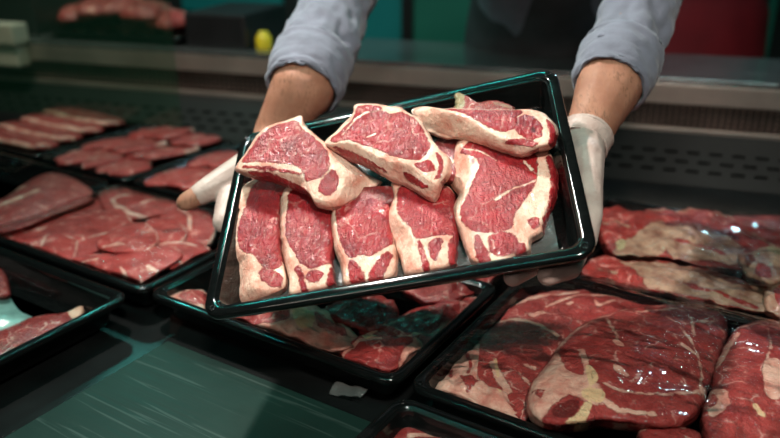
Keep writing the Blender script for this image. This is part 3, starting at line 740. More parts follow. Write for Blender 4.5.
# round steaks tray (R1)
R8 = lambda p: zpts(520, 292, 3, p)
R7 = lambda p: zpts(420, 270, 2.7375, p)
cut('round_steak', 'dim layered steak with long white seam in the shade beside the empty corner', 'steak', D,
    R7([(200,105),(250,85),(330,65),(400,55),(470,60),(470,130),(440,180),(400,230),(380,330),(310,380),(290,420),(260,405),(180,370),(150,290),(160,200),(180,140)]), .038, .03,
    [('fat', R7([(190,140),(260,143),(330,160),(375,190)]), .0030), ('fat', R7([(250,95),(330,72),(430,62)]), .0035), ('fat', R7([(305,130),(350,118),(410,100)]), .0045), ('fat', R7([(200,260),(215,300),(240,340)]), .005),
     ('fat', R7([(290,270),(310,275)]), .004), ('fat', R7([(270,290),(310,330),(330,300)]), .002), ('bone', R7([(205,250),(212,285),(214,300)]), .002)], base='meat', mat_=M['beef'], n=150, rings=30, dome=.006, lump=.003)
cut('fat_trim', 'lumpy pink and white fat at the corner of the round steak tray', 'meat', D,
    R7([(55,240),(90,215),(140,190),(165,200),(155,270),(170,310),(230,340),(290,380),(285,415),(220,395),(140,365),(60,335),(32,320),(35,285)]), .036, .03,
    [('meat', R7([(110,300),(160,320),(130,345)])), ('meat', R7([(235,370),(275,385),(270,405)])), ('meat', R7([(120,215),(140,280),(130,300)]), .002), ('meat', R7([(80,240),(85,300)]), .0015), ('bone', R7([(185,320),(225,330),(220,355)]))], mat_=M['beef'], n=120, rings=24, dome=.008, lump=.006)
cut('round_steak', 'big round steak with lumpy fat corner and seams, largest in the film-wrapped tray', 'steak', D,
    R8([(22,325),(35,270),(70,225),(110,170),(160,115),(240,70),(350,48),(450,35),(560,42),(612,68),(625,115),(606,170),(585,230),(562,290),(540,350),(490,395),(400,408),(300,395),(240,385),(170,400),(90,405),(40,372)]), .062, .04,
    [('fat', R8([(20,325),(35,270),(72,222),(108,175),(120,200),(135,245),(180,268),(215,290),(245,315),(235,350),(190,345),(150,325),(100,345),(60,385),(30,370)])),
     ('fat', R8([(110,172),(160,115),(245,72),(350,50),(450,38),(555,45)]), .0028),
     ('fat', R8([(182,190),(195,240),(205,290)]), .0035), ('fat', R8([(258,90),(285,150),(292,185)]), .0018), ('fat', R8([(285,175),(300,190)]), .0045), ('fat', R8([(290,255),(310,270)]), .0050),
     ('fat', R8([(250,300),(330,322),(440,325),(530,312),(560,285)]), .0022), ('fat', R8([(250,340),(300,365),(400,372)]), .003),
     ('fat', R8([(435,92),(480,130),(510,165),(530,200),(545,250),(540,300)]), .0016), ('fat', R8([(485,185),(515,200)]), .0035),
     ('fat', R8([(350,72),(450,60),(560,72),(590,92),(520,110)]), .0020), ('fat', R8([(510,95),(520,150)]), .0018),
     ('bone', R8([(195,245),(222,262),(230,290),(205,300)])), ('bone', R8([(195,305),(250,320),(240,345),(185,335)])), ('bone', R8([(125,405),(165,375),(195,345),(215,350),(195,390),(165,420)])),
     ('dark', R8([(100,350),(160,335),(180,352),(150,385),(100,380)])), ('meat', R8([(40,290),(75,300),(60,330)]))],
    base='meat', mat_=M['beef'], n=220, rings=50, dome=.014, lump=.0035, edge=.012, tilt=(0, -.06))
cut('round_steak', 'round steak at the picture edge, partly covered with a blurred fat patch', 'steak', D,
    R8([(590,210),(620,150),(650,110),(720,85),(820,100),(900,140),(920,260),(900,400),(840,470),(700,460),(600,470),(555,440),(545,360),(570,300)]), .060, .04,
    [('fat', R8([(590,215),(625,165),(650,130)]), .004), ('fat', R8([(725,240),(770,230),(800,290),(780,340),(730,330)])), ('fat', R8([(650,110),(740,88),(820,105)]), .003), ('fat', R8([(570,290),(600,310),(610,350),(580,370)]), .006), ('fat', R8([(740,120),(750,180),(730,240)]), .0015), ('bone', R8([(700,360),(725,390)]), .003)],
    base='meat', mat_=M['beef'], n=160, rings=36, dome=.012, lump=.003, edge=.010)
cut('round_steak', 'thin steak lying behind the big round one against the rib tray', 'steak', D,
    R8([(60,50),(150,5),(260,5),(360,20),(420,40),(300,70),(200,110),(130,130)]), .040, .026,
    [('fat', R8([(80,45),(180,10),(300,12)]), .003), ('fat', R8([(225,35),(235,50),(280,30)]), .003)], base='meat', mat_=M['beef'], n=110, rings=20, dome=.005)
cut('round_steak', 'sliver of steak at the bottom edge between the two big round steaks', 'steak', D,
    R8([(360,415),(420,400),(500,408),(545,430),(520,470),(380,470)]), .052, .02, [('fat', R8([(360,415),(420,402),(500,410)]), .002)], base='meat', mat_=M['beef'], n=80, rings=14)
wavy_sheet('cling_film', D, .018, .505, .018, .348, .070, 0.0045, M['film'], 'clear cling film stretched over the round steaks', 'film', nx=90, ny=70, seed=21,
           prof=lambda s, t: 0.024*(min(1, 4.5*min(s, 1-s))*min(1, 4.5*min(t, 1-t)))**0.8 - .008)

# ribs tray
P5 = lambda p: zpts(580, 180, 3.37, p)
cut('rib_rack', 'rack of ribs at the far side of its tray, with curled meat flap', 'ribs', D,
    P5([(50,110),(130,95),(230,105),(320,100),(420,102),(510,118),(600,150),(680,190),(760,240),(800,300),(720,330),(600,325),(500,300),(420,290),(330,275),(260,262),(180,262),(110,245),(70,190)]), .068, .05,
    [('fat', P5([(150,215),(270,150),(290,200),(280,250),(180,260),(110,240)])), ('fat', P5([(290,165),(400,175),(480,205),(540,240),(540,290),(440,275),(300,255)])), ('fat', P5([(230,108),(400,104),(520,125)]), .003),
     ('dark', P5([(280,155),(400,165),(500,195),(520,215),(400,190),(290,172)])), ('meat', P5([(300,215),(400,235),(480,260)]), .0035), ('bone', P5([(120,215),(150,210),(150,235),(125,235)])), ('fat', P5([(80,150),(130,150),(160,170)]), .004), ('fat', P5([(560,180),(600,200),(650,230),(680,290)]), .005)],
    base='meat', mat_=M['rib'], n=190, rings=34, dome=.010, lump=.006, rough=.003)
cut('rib_rack', 'rack of ribs along the near rim with greenish membrane and red streak', 'ribs', D,
    P5([(20,280),(60,262),(130,265),(220,268),(320,280),(420,300),(520,330),(600,352),(680,370),(760,400),(780,450),(680,450),(560,440),(440,415),(320,395),(200,365),(80,335),(10,320)]), .060, .045,
    [('fat', P5([(140,278),(300,285),(420,310),(540,345),(620,370),(640,440),(540,430),(400,400),(280,378),(220,345),(170,310)])), ('meat', P5([(360,365),(440,385),(520,410),(590,430)]), .004), ('meat', P5([(270,268),(400,290),(520,325)]), .003),
     ('dark', P5([(420,320),(500,335),(570,365),(575,385),(500,360),(430,335)])), ('fat', P5([(215,345),(270,340),(268,370),(220,362)])), ('fat', P5([(60,300),(120,320)]), .003)],
    base='meat', mat_=M['rib'], n=190, rings=34, dome=.008, lump=.005, rough=.003)
cut('meat_lump', 'smooth dark red piece behind the far rib rack, at its tray end', 'meat', D,
    P5([(500,125),(560,120),(680,120),(780,130),(800,190),(700,190),(620,160),(540,140)]), .060, .04, [], base='meat', mat_=M['dark_beef'], n=90, rings=16, dome=.006)
cut('bone_piece', 'knobbly bone end with dark marrow between the racks', 'meat', D,
    P5([(530,260),(570,240),(640,225),(700,240),(720,300),(690,345),(620,350),(560,320)]), .078, .05,
    [('dark', P5([(550,270),(575,255),(590,290),(560,305)])), ('meat', P5([(590,310),(620,305),(640,335),(600,335)])), ('bone', P5([(640,200),(690,230),(680,270),(630,250)]))], mat_=M['rib'], n=110, rings=22, dome=.010, lump=.006)
cut('bone_piece', 'reddish bone piece with film glint by the near rim of the rib tray', 'meat', D,
    P5([(630,360),(700,340),(780,360),(820,420),(760,460),(660,450),(620,420)]), .070, .05,
    [('meat', P5([(650,380),(700,360),(760,380),(740,430),(670,430)]))], mat_=M['rib'], n=110, rings=22, dome=.010, lump=.006)
wavy_sheet('cling_film', D, .200, .505, .385, .640, .082, 0.010, M['film'], 'clear crinkled film over the ends of the rib racks', 'film', nx=60, ny=50, seed=31)

# front tray
cut('meat_cut', 'flat rosy cut lying deep in the tray at the bottom edge', 'meat', D, [(355,445),(372,432),(400,424),(440,422),(490,428),(530,445),(500,480),(420,490),(360,470)], .030, .024,
    [('fat', [(410,437),(450,434)], .004)], base='meat', mat_=M['beef'], n=100, rings=18)

# cut ends that should lean on trays: sub layer of dark film over the shaded tray
wavy_sheet('cling_film', D, -.385, -.022, .016, .260, ZR-.003, 0.0012, M['film_hazy'], 'hazy film stretched over the shaded tray', 'film', nx=50, ny=40, seed=41)
wavy_sheet('cling_film', D, -.775, -.425, .016, .258, .070, 0.0020, M['film'], 'clear film with teal glints over the heaped slice tray', 'film', nx=60, ny=50, seed=44,
           prof=lambda s, t: -0.016*(1-min(1, 5*min(s, 1-s, t, 1-t))))
# wet paper label wad by the corner
lw = D.hit(352, 385, .02)
wavy_sheet('film_scrap', D, lw[0]-.026, lw[0]+.018, lw[1]-.010, lw[1]+.006, .012, 0.016, M['liner'], 'crumpled clear film scrap stuck to the deck where three trays meet', 'film', nx=26, ny=14, seed=3)

# ================================================================== THE DISPLAY CASE
LY = math.radians(-17.4)
CASE = Frame((0, 1.75, 0), (math.cos(LY), math.sin(LY), 0), (-math.sin(LY), math.cos(LY), 0), (0, 0, 1))
case = empty('display_case', CASE.matrix(0, 0, 0), 'refrigerated steel meat display case with black deck and raised back worktop', 'display case')
I = Matrix.Identity(4)
LZ = 0.200; LH = 0.054
boxes('deck', [(-1.45, 1.45, -1.55, -0.005, -0.03, 0.0)], M['deck'], case, I)
wt = boxes('worktop', [(-1.6, 1.6, 0.0, 0.30, LZ-.012, LZ)], M['steel_top'], case, I, bevel=.003)
boxes('fascia', [(-1.6, 1.6, 0.0, 0.012, LZ-LH, LZ-.012)], M['steel'], case, I, bevel=.002)
boxes('duct', [(-1.6, 1.6, 0.030, 0.25, -0.03, LZ-.012)], M['duct'], case, I)
# square mesh air grille
p = .0130; z0, z1 = .092, LZ-LH
items = [(-1.45+i*p, -1.45+i*p+.0034, .013, .016, z0, z1) for i in range(int(2.9/p))]
items += [(-1.45, 1.45, .0125, .0165, z0+j*.0107, z0+j*.0107+.0026) for j in range(6)]
gr = boxes('mesh_grille', items, M['grille'], case, I)
# slotted air panel, sloping down to the deck
sl_len = math.hypot(.09, .092); ang = math.atan2(.092, .10)
PM = Matrix.Translation((0, -.088, 0.0)) @ Matrix.Rotation(ang, 4, 'X')
rows = [(0.030, 0), (0.052, 1), (0.074, 0)]
items = []
pw, sl, sh = .044, .026, .0065
ys = [0.0]
for yy, k in rows:
    items.append((-1.45, 1.45, ys[-1], yy, -.0015, 0)); ys.append(yy+sh)
    for i in range(-33, 33):
        x0 = i*pw + k*pw/2; items.append((x0+sl, x0+pw, yy, yy+sh, -.0015, 0))
items.append((-1.45, 1.45, ys[-1], .137, -.0015, 0))
boxes('slotted_air_panel', items, M['panel_metal'], case, PM)
boxes('bottom_rail', [(-1.45, 1.45, 0.004, .016, .084, .094)], M['steel'], case, I, bevel=.002)
boxes('base_cabinet', [(-1.6, 1.6, -1.35, 0.25, -0.83, -0.035)], M['dark_steel'], case, I)
boxes('toe_kick', [(-1.55, 1.55, -1.30, 0.20, -0.87, -0.83)], M['blackbox'], case, I)

# plate on the empty spot of the deck
pc = D.hit(168, 341, .004)
boxes_pl = boxes('deck_plate', [(0, .385, -.42, 0, 0, .004)], M['plate'], None, D.matrix(pc[0], pc[1], .0005), bevel=.001)
tag(boxes_pl, 'scratched steel plate lying on the empty spot between the trays', 'metal plate')

# glass pane, its green reflection painted into the material
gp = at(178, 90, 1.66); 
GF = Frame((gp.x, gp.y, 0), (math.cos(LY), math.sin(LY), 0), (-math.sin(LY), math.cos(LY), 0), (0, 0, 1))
gl_ = empty('glass_divider', GF.matrix(), 'upright glass pane with painted green reflection standing across the far trays', 'glass pane')
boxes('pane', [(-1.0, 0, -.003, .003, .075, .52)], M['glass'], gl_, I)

# ================================================================== BEHIND THE WORKTOP
def cbox(name, s0, s1, t0, t1, z0, z1, m, label=None, cat=None, bevel=.004, parent=None):
    o = boxes(name, [(-(s1-s0)/2, (s1-s0)/2, -(t1-t0)/2, (t1-t0)/2, 0, z1-z0)], m, None, CASE.matrix((s0+s1)/2, (t0+t1)/2, z0), bevel=bevel)
    if label: tag(o, label, cat)
    return o
def case_s(px, py, t):                      # the worktop-frame s where this pixel column crosses depth t
    r = ray(px, py); k = (CASE.o + CASE.y*t - CAM).dot(CASE.y)/r.dot(CASE.y); q = CAM + r*k - CASE.o
    return q.dot(CASE.x), q.z
WT = 1.15                                    # wall distance behind the worktop front
def wall_piece(name, px0, px1, m, t=WT, z0=-.87, z1=1.6, kind='structure', th=.03, label=None, cat=None):
    a = case_s(px0, 20, t)[0]; b = case_s(px1, 20, t)[0]
    o = boxes(name, [(-(b-a)/2, (b-a)/2, 0, th, 0, z1-z0)], m, None, CASE.matrix((a+b)/2, t, z0), bevel=.002)
    if kind: o['kind'] = kind
    if label: tag(o, label, cat)
    return o
w = boxes('wall_back', [(-3.2, 3.2, 0, .08, -.87, 1.7)], M['dark_wall'], None, CASE.matrix(0, WT+.05, 0)); w['kind'] = 'structure'
def panel(px0, px1, m, label, z0=.02, z1=.62):
    a = case_s(px0, 20, WT)[0]; b = case_s(px1, 20, WT)[0]
    o = boxes('wall_panel', [(-(b-a)/2, (b-a)/2, 0, .02, 0, z1-z0)], m, None, CASE.matrix((a+b)/2, WT+.026, z0), bevel=.002)
    tag(o, label, 'panel')
panel(345, 401, M['teal'], 'teal back-wall panel beside the lilac sleeve')
panel(411, 600, M['green'], 'greener back-wall panel between black post and dark apron')
panel(752, 776, M['green'], 'narrow green strip on the dark wall beyond the red apron')
panel(180, 280, M['teal'], 'teal wall panel above the dark boxes behind the yellow cap', z0=.13)
a = case_s(406, 20, WT)[0]
po = boxes('wall_post', [(-.022, .022, 0, .03, 0, 1.6)], M['post'], None, CASE.matrix(a, WT+.01, -.3), bevel=.003); tag(po, 'slim black post between the teal and green panels', 'post')
fl = boxes('floor', [(-4, 4, -3, 3, -.02, 0)], M['floor'], None, Matrix.Translation((0, 1.0, -.87))); fl['kind'] = 'structure'
ce = boxes('ceiling', [(-4, 4, -3, 3, 0, .02)], M['ceiling'], None, Matrix.Translation((0, 1.0, 1.9))); ce['kind'] = 'structure'

# back counter on the left with meat, boxes and yellow cap
s0 = case_s(48, 40, .05)[0]; s1 = case_s(186, 40, .05)[0]
bt = link('meat_tray', tray_mesh(s1-s0, .25, .022), M['tray'], None, CASE.matrix((s0+s1)/2, .150, LZ+.023)); tag(bt, 'blurred black tray of red joints standing on the steel worktop', 'tray')
SM = (s0+s1)/2; SW = s1-s0
for i in range(5):
    cx = SM - SW*.34 + SW*.17*i
    pts = blob(cx, .105, SW*.15, .085, .5, 200+i, .2)
    cut('red_joint', 'blurred red joint piled in the tray on the worktop', 'meat', CASE, pts, LZ+.050+.040*math.sin(PI*(i+.6)/5), .040+.04*math.sin(PI*(i+.6)/5), [('fat', [pts[0], (cx, .105), pts[5]], .007)], base='meat', mat_=M['beef'],
        n=70, rings=14, dome=.02, edge=.015, local=True, group='red joints on the worktop')
s0 = case_s(190, 40, .05)[0]; s1 = case_s(250, 40, .05)[0]
bx = cbox('storage_box', s0, s1, .03, .27, LZ, LZ+.085, M['blackbox'], 'plain black box on the worktop beside the yellow bottle', 'box', bevel=.008)
s0 = case_s(0, 20, .10)[0]; s1 = case_s(46, 20, .10)[0]
bx = cbox('storage_box', s0-.2, s1, .06, .28, LZ, LZ+.13, M['blackbox'], 'dark box on the worktop behind the off-white block', 'box', bevel=.008)
def lathe(name, prof, m, parent=None, matrix=None, n=28):
    vs = [(r*math.cos(2*PI*i/n), r*math.sin(2*PI*i/n), z) for r, z in prof for i in range(n)]
    fs = [(k*n+i, k*n+(i+1) % n, (k+1)*n+(i+1) % n, (k+1)*n+i) for k in range(len(prof)-1) for i in range(n)]
    fs += [tuple(range(n))[::-1], tuple(range((len(prof)-1)*n, len(prof)*n))]
    return link(name, mesh(name, vs, fs), m, parent, matrix)
q = case_s(264, 44, .06)
yb = lathe('squeeze_bottle', [(.0001, 0), (.018, 0), (.020, .004), (.020, .028), (.016, .034), (.012, .036), (.012, .043), (.0001, .044)], M['yellow'], None, CASE.matrix(q[0], .06, LZ)); tag(yb, 'small yellow plastic bottle on the worktop behind the lilac cuff', 'bottle')
# off-white bracket at the worktop end
q = case_s(12, 44, -.03)
br = empty('label_holder', CASE.matrix(q[0], -.03, LZ-.065), 'off-white plastic two-step block clipped on the worktop edge', 'holder')
boxes('upper_block', [(-.09, .035, -.03, .028, .058, .112)], M['white_plastic'], br, I, bevel=.006)
boxes('lower_block', [(-.09, .028, -.020, .028, .0, .052)], M['white_plastic'], br, I, bevel=.006)
boxes('bracket_arm', [(-.08, .01, -.010, .028, .045, .065)], M['blackbox'], br, I, bevel=.002)

# ================================================================== PEOPLE
def chain_mesh(name, chains, m, parent=None, voxel=.004, smooth=8, step=.22, matrix=None):
    """chains: lists of (point, radius); overlapping balls fused by remeshing into one continuous skin"""
    ico = bmesh.new(); bmesh.ops.create_icosphere(ico, subdivisions=2, radius=1)
    bv = [v.co.copy() for v in ico.verts]; bf = [tuple(v.index for v in f.verts) for f in ico.faces]; ico.free()
    vs, fs = [], []
    for ch in chains:
        for (a, ra), (b, rb) in zip(ch[:-1], ch[1:]):
            a, b = Vector(a), Vector(b); L = (b-a).length; k = max(1, int(L / (min(ra, rb)*step)))
            for i in range(k+1):
                t = i/k; c = a.lerp(b, t); r = ra + (rb-ra)*t; o = len(vs)
                vs += [c + v*r for v in bv]; fs += [tuple(j+o for j in f) for f in bf]
    me = mesh(name, vs, fs); o = link(name, me, m, parent, matrix)
    rm = o.modifiers.new('skin', 'REMESH'); rm.mode = 'VOXEL'; rm.voxel_size = voxel; rm.use_smooth_shade = True
    s = o.modifiers.new('soft', 'SMOOTH'); s.iterations = smooth; s.factor = .5
    return o

def tp(px, py, z): x, y = HELD.hit(px, py, z); return HELD.pt(x, y, z)

# --- joints
LW = at(272, 136, 1.09); LCf = at(303, 88, 1.08); LE = at(348, -28, 1.24)
RW = at(582, 146, .93); RCf = at(610, 84, .99); RE = at(654, -28, 1.13)
LS = Vector((.14, 1.52, .58)); RS = Vector((.52, 1.52, .58))
neck = Vector((.33, 1.46, .66)); hipc = Vector((.40, 2.10, .08))
def hand(chs_r, side):
    return chs_r
# left (thumb-out) hand, palm up under the tray
zl = -.066
l_thumb = [(tp(254, 164, -.062), .025), (tp(231, 178, -.050), .0225), (tp(208, 190, -.042), .0175), (tp(188, 201, -.040), .0142)]
l_index = [(tp(240, 205, zl), .015), (tp(262, 232, zl), .0105), (tp(285, 244, zl), .0095), (tp(303, 250, -.058), .0085)]
l_mid = [(tp(255, 200, zl), .015), (tp(290, 222, zl), .0105), (tp(318, 232, zl), .0095), (tp(338, 238, -.058), .0085)]
l_ring = [(tp(268, 190, zl), .015), (tp(305, 205, zl), .010), (tp(330, 213, zl), .009), (tp(350, 218, -.058), .008)]
l_pink = [(tp(280, 178, zl), .014), (tp(308, 188, zl), .009), (tp(328, 194, zl), .0085), (tp(343, 198, -.058), .0075)]
LPm = LW.lerp(tp(262, 190, -.066), .45)
l_palm = [[(LPm, .026), (c[0][0], .0175)] for c in (l_index, l_mid, l_ring, l_pink)]
l_heel = [[(LPm, .024), (tp(232, 192, -.058), .0190), (tp(224, 222, -.054), .0145)]]
# the other hand: thumb along the tray side, finger ends showing below the rim
zr = -.064
r_thumb = [(tp(588, 158, -.050), .019), (tp(588, 186, -.042), .0165), (tp(591, 214, -.036), .0125), (tp(587, 240, -.036), .0110)]
r_index = [(tp(578, 205, zr), .0155), (tp(583, 238, zr), .0125), (tp(570, 268, -.052), .0120), (tp(548, 275, -.040), .0115)]
r_mid = [(tp(560, 208, zr), .0155), (tp(548, 240, zr), .0115), (tp(532, 266, -.054), .0110), (tp(513, 277, -.042), .0103)]
r_ring = [(tp(545, 202, zr), .015), (tp(520, 225, zr), .0110), (tp(500, 245, zr), .010), (tp(484, 256, -.058), .009)]
r_pink = [(tp(532, 190, zr), .014), (tp(505, 205, zr), .0095), (tp(488, 216, zr), .009), (tp(474, 224, -.058), .008)]
r_palm = [[(RW, .0275), (c[0][0], .018)] for c in (r_index, r_mid, r_ring, r_pink)]

def grow(chs, d): return [[(p_, r+d) for p_, r in c] for c in chs]
L_h = l_palm + l_heel + [l_thumb, l_index, l_mid, l_ring, l_pink, [(LW, .027), (LPm, .026), (l_thumb[0][0], .020)]]
R_h = r_palm + [r_thumb, r_index, r_mid, r_ring, r_pink, [(RW, .027), (r_thumb[0][0], .019)]]
def lerp(a, b, t): return a.lerp(b, t)
arms = [[(LPm, .0255), (LW, .0285), (lerp(LW, LCf, .5), .037), (LCf, .048), (lerp(LCf, LE, .5), .048), (LE, .043), (LS, .055)],
        [(RW, .0280), (lerp(RW, RCf, .5), .034), (RCf, .0440), (lerp(RCf, RE, .5), .045), (RE, .041), (RS, .055)]]
chest = Vector((.35, 1.62, .48)); waist = Vector((.38, 1.90, .32))
def row(c, half, r): return [(c + Vector((-half, 0, 0)), r), (c + Vector((half, 0, 0)), r)]
torso = [[(LS, .06), (chest + Vector((-.08, 0, 0)), .105), (waist + Vector((-.06, 0, 0)), .100), (hipc + Vector((-.07, 0, 0)), .11)],
         [(RS, .06), (chest + Vector((.08, 0, 0)), .105), (waist + Vector((.06, 0, 0)), .100), (hipc + Vector((.07, 0, 0)), .11)],
         [(LS, .055), (neck, .055), (RS, .055)], [(chest, .11), (waist, .10), (hipc, .11)]]
headc = Vector((.33, 1.36, .86))
headp = [[(neck, .052), (neck + Vector((0, -.05, .08)), .052), (headc, .080)], [(headc, .082), (headc + Vector((0, .02, .035)), .088)], [(headc, .07), (headc + Vector((0, -.035, -.075)), .042)],
         [(headc + Vector((0, -.082, .0)), .012), (headc + Vector((0, -.105, -.028)), .014)], [(headc + Vector((-.082, .0, -.01)), .014), (headc + Vector((-.088, .0, .015)), .015)], [(headc + Vector((.082, .0, -.01)), .014), (headc + Vector((.088, .0, .015)), .015)]]
legs = [[(hipc + Vector((s*.09, 0, -.02)), .095), (hipc + Vector((s*.10, -.02, -.48)), .060), (hipc + Vector((s*.10, .02, -.88)), .040), (hipc + Vector((s*.11, -.12, -.915)), .032)] for s in (-1, 1)]
thin_L = grow(l_palm+l_heel, -.003) + grow([l_index, l_mid, l_ring, l_pink], -.0022) + [[(p_, r-.0020) for p_, r in l_thumb[:3]] + [(l_thumb[3][0], .0137)]]
thin_R = grow(r_palm, -.003) + grow([r_thumb, r_index, r_mid, r_ring, r_pink], -.0022)
# thumb tip reaches past the torn glove
tipdir = (l_thumb[3][0]-l_thumb[2][0]).normalized()
thin_L[-1].append((l_thumb[3][0]+tipdir*.004, .0125))
person = empty('person', Matrix.Identity(4), 'butcher in rolled lilac sleeves and white gloves holding up a tray', 'person')
body = chain_mesh('body', arms + torso + headp + legs + thin_L + thin_R, M['skin'], person, voxel=.0042, smooth=5, matrix=I)
gl_L = [c for c in grow(l_palm+l_heel, .0005)] + [l_index, l_mid, l_ring, l_pink, l_thumb[:3] + [(lerp(l_thumb[2][0], l_thumb[3][0],   .38), .0158)], [(LPm, .0265), (l_thumb[0][0], .0205)]]
chain_mesh('glove', gl_L, M['glove'], person, voxel=.0020, smooth=6, matrix=I)
wr = lerp(RW, RCf, .10)
gl_R = [c for c in grow(r_palm, .0012)] + [r_thumb, r_index, r_mid, r_ring, r_pink, [(RW, .0295), (wr, .0300)], [(RW, .028), (r_thumb[0][0], .0195)]]
chain_mesh('glove', gl_R, M['glove'], person, voxel=.0020, smooth=6, matrix=I)

def tube(name, pts, rads, m, parent, seg=64, sub=10, wr_amp=.003, seed=0, thick=0.0, squash=1.0, lump=1.0):
    """cloth tube along points"""
    P, Rr = [], []
    k = len(pts)
    for i in range(k-1):
        a = Vector(pts[max(0, i-1)]); b = Vector(pts[i]); c = Vector(pts[i+1]); d = Vector(pts[min(k-1, i+2)])
        for s in range(sub):
            t = s/sub
            P.append(.5*((2*b)+(c-a)*t+(2*a-5*b+4*c-d)*t*t+(3*b-a-3*c+d)*t**3)); Rr.append(rads[i]+(rads[i+1]-rads[i])*t)
    P.append(Vector(pts[-1])); Rr.append(rads[-1])
    vs, fs = [], []
    T0 = (P[1]-P[0]).normalized(); up = Vector((0, 0, 1)); X = T0.cross(up).normalized()
    for i, (p_, r) in enumerate(zip(P, Rr)):
        T = ((P[min(i+1, len(P)-1)])-(P[max(i-1, 0)])).normalized(); X = (X - T*X.dot(T)).normalized(); Y = T.cross(X)
        s_ = i/len(P)
        for j in range(seg):
            th = 2*PI*j/seg
            n1 = noise.noise(Vector((math.cos(th)*1.6+s_*2.5*lump, math.sin(th)*1.6+s_*5, s_*7*lump+seed)))
            n2 = noise.noise(Vector((math.cos(th)*4+s_*9, math.sin(th)*4, s_*22*lump+seed+3)))
            rr = r + wr_amp*(n1*1.3+n2*.6)
            vs.append(p_ + X*math.cos(th)*rr + Y*math.sin(th)*rr*squash)
    for i in range(len(P)-1):
        for j in range(seg):
            a = i*seg+j; b = i*seg+(j+1) % seg; fs.append((a, b, b+seg, a+seg))
    o = link(name, mesh(name, vs, fs), m, parent, I)
    if thick:
        sm = o.modifiers.new('thick', 'SOLIDIFY'); sm.thickness = thick; sm.offset = 1
    return o
# glove cuff ring on the wrist
tube('glove_cuff', [RW, lerp(RW, RCf, .14), lerp(RW, RCf, .20)], [.0298, .0306, .0312], M['glove'], person, wr_amp=.0012, thick=.0012)
# sleeves
def sleeve(W, Cf, E, Sh, rc, seed):
    up1 = lerp(Cf, E, .42)
    ax = (E-Cf).normalized()
    sl = tube('sleeve', [lerp(Cf, E, .12), up1, lerp(Cf, E, .8), E, lerp(E, Sh, .3), lerp(E, Sh, .7), Sh], [rc-.004, rc-.003, rc+.001, rc+.004, rc+.006, rc+.012, .080], M['shirt'], person, sub=18, wr_amp=.0065, seed=seed, thick=.0015, seg=80, lump=1.6)
    cf = tube('rolled_cuff', [Cf-ax*.004, Cf+ax*.004, Cf+ax*.030, Cf+ax*.060, Cf+ax*.066], [rc-.0065, rc-.0035, rc+.0005, rc+.001, rc-.002], M['shirt'], sl, wr_amp=.0030, seed=seed+4, thick=.0035, seg=72, lump=.8)
    return sl
sleeve(LW, LCf, LE, LS, .0550, 1.0)
sleeve(RW, RCf, RE, RS, .0500, 6.0)
chain_mesh('shirt', grow(torso[:2]+torso[3:], .012) + [[(LS, .075), (lerp(LS, RS, .5)+Vector((0, .02, .01)), .062), (RS, .075)]], M['shirt'], person, voxel=.010, smooth=4, matrix=I)
chain_mesh('trousers', grow(legs, .014), M['trousers'], person, voxel=.012, smooth=3, matrix=I)
# apron wraps the front of the torso
def apron(parent, name, spine, halfw, depth, m, seed):
    vs, fs = [], []; nu, nv = 36, len(spine)*6
    for j in range(nv+1):
        t = j/nv*(len(spine)-1); i = min(int(t), len(spine)-2); f = t-i
        c = spine[i][0].lerp(spine[i+1][0], f); hw = spine[i][1]+(spine[i+1][1]-spine[i][1])*f; dp = spine[i][2]+(spine[i+1][2]-spine[i][2])*f
        nrm = spine[i][3].lerp(spine[i+1][3], f).normalized()
        for k in range(nu+1):
            th = math.radians(-100+200*k/nu)
            n = noise.noise(Vector((k*.25, j*.12, seed)))*.008
            vs.append(c + Vector((math.sin(th)*(hw+n), 0, 0)) + nrm*math.cos(th)*(dp+n))
    for j in range(nv):
        for k in range(nu):
            a = j*(nu+1)+k; fs.append((a, a+1, a+nu+2, a+nu+1))
    o = link(name, mesh(name, vs, fs), m, parent, I); sm = o.modifiers.new('t', 'SOLIDIFY'); sm.thickness = .003
    return o
n_ch = Vector((0, -.69, -.72)); n_w = Vector((0, -.72, -.69)); n_h = Vector((0, -1, -.1))
apron(person, 'apron', [(chest+Vector((0, 0, .02)), .125, .135, n_ch), (waist, .182, .128, n_w), (hipc, .20, .135, n_h), (hipc+Vector((0, 0, -.42)), .22, .17, n_h)], 0, 0, M['apron'], 2.0)
hair = chain_mesh('hair', [[(headc+Vector((0, .03, .045)), .090), (headc+Vector((0, .035, .02)), .090)], [(headc+Vector((0, -.02, .06)), .072), (headc+Vector((0, .05, -.03)), .062)]], M['hair'], person, voxel=.006, smooth=3, matrix=I)
for s in (-1, 1):
    e_ = lathe('eye', [(.0001, -.011), (.007, -.008), (.0105, 0), (.007, .008), (.0001, .011)], M['eye'], person, Matrix.Translation(headc+Vector((s*.03, -.073, .012))))

# colleague in the red apron behind
cx_, cy_ = .86, 2.36
co = empty('person', Matrix.Translation((cx_, cy_, -.87)), 'second worker standing behind the worktop in a dark red apron', 'person')
b0 = Vector((0, 0, .87))
ct = [[(b0+Vector((s*.19, 0, .50)), .055), (b0+Vector((s*.09, 0, .38)), .11), (b0+Vector((s*.07, 0, .18)), .10), (b0+Vector((s*.08, 0, .02)), .11), (b0+Vector((s*.10, 0, -.42)), .06), (b0+Vector((s*.10, 0, -.81)), .04), (b0+Vector((s*.10, -.12, -.84)), .03)] for s in (-1, 1)]
ct += [[(b0+Vector((s*.20, .0, .50)), .055), (b0+Vector((s*.25, .05, .22)), .042), (b0+Vector((s*.10, .17, .08)), .034), (b0+Vector((s*.02, .19, .06)), .025)] for s in (-1, 1)]
ct += [[(b0+Vector((0, 0, .50)), .07), (b0+Vector((0, 0, .60)), .052), (b0+Vector((0, -.02, .72)), .085), (b0+Vector((0, 0, .76)), .088)], [(b0+Vector((0, -.10, .71)), .014), (b0+Vector((0, -.105, .70)), .014)]]
chain_mesh('body', ct, M['skin'], co, voxel=.008, smooth=3, matrix=I)
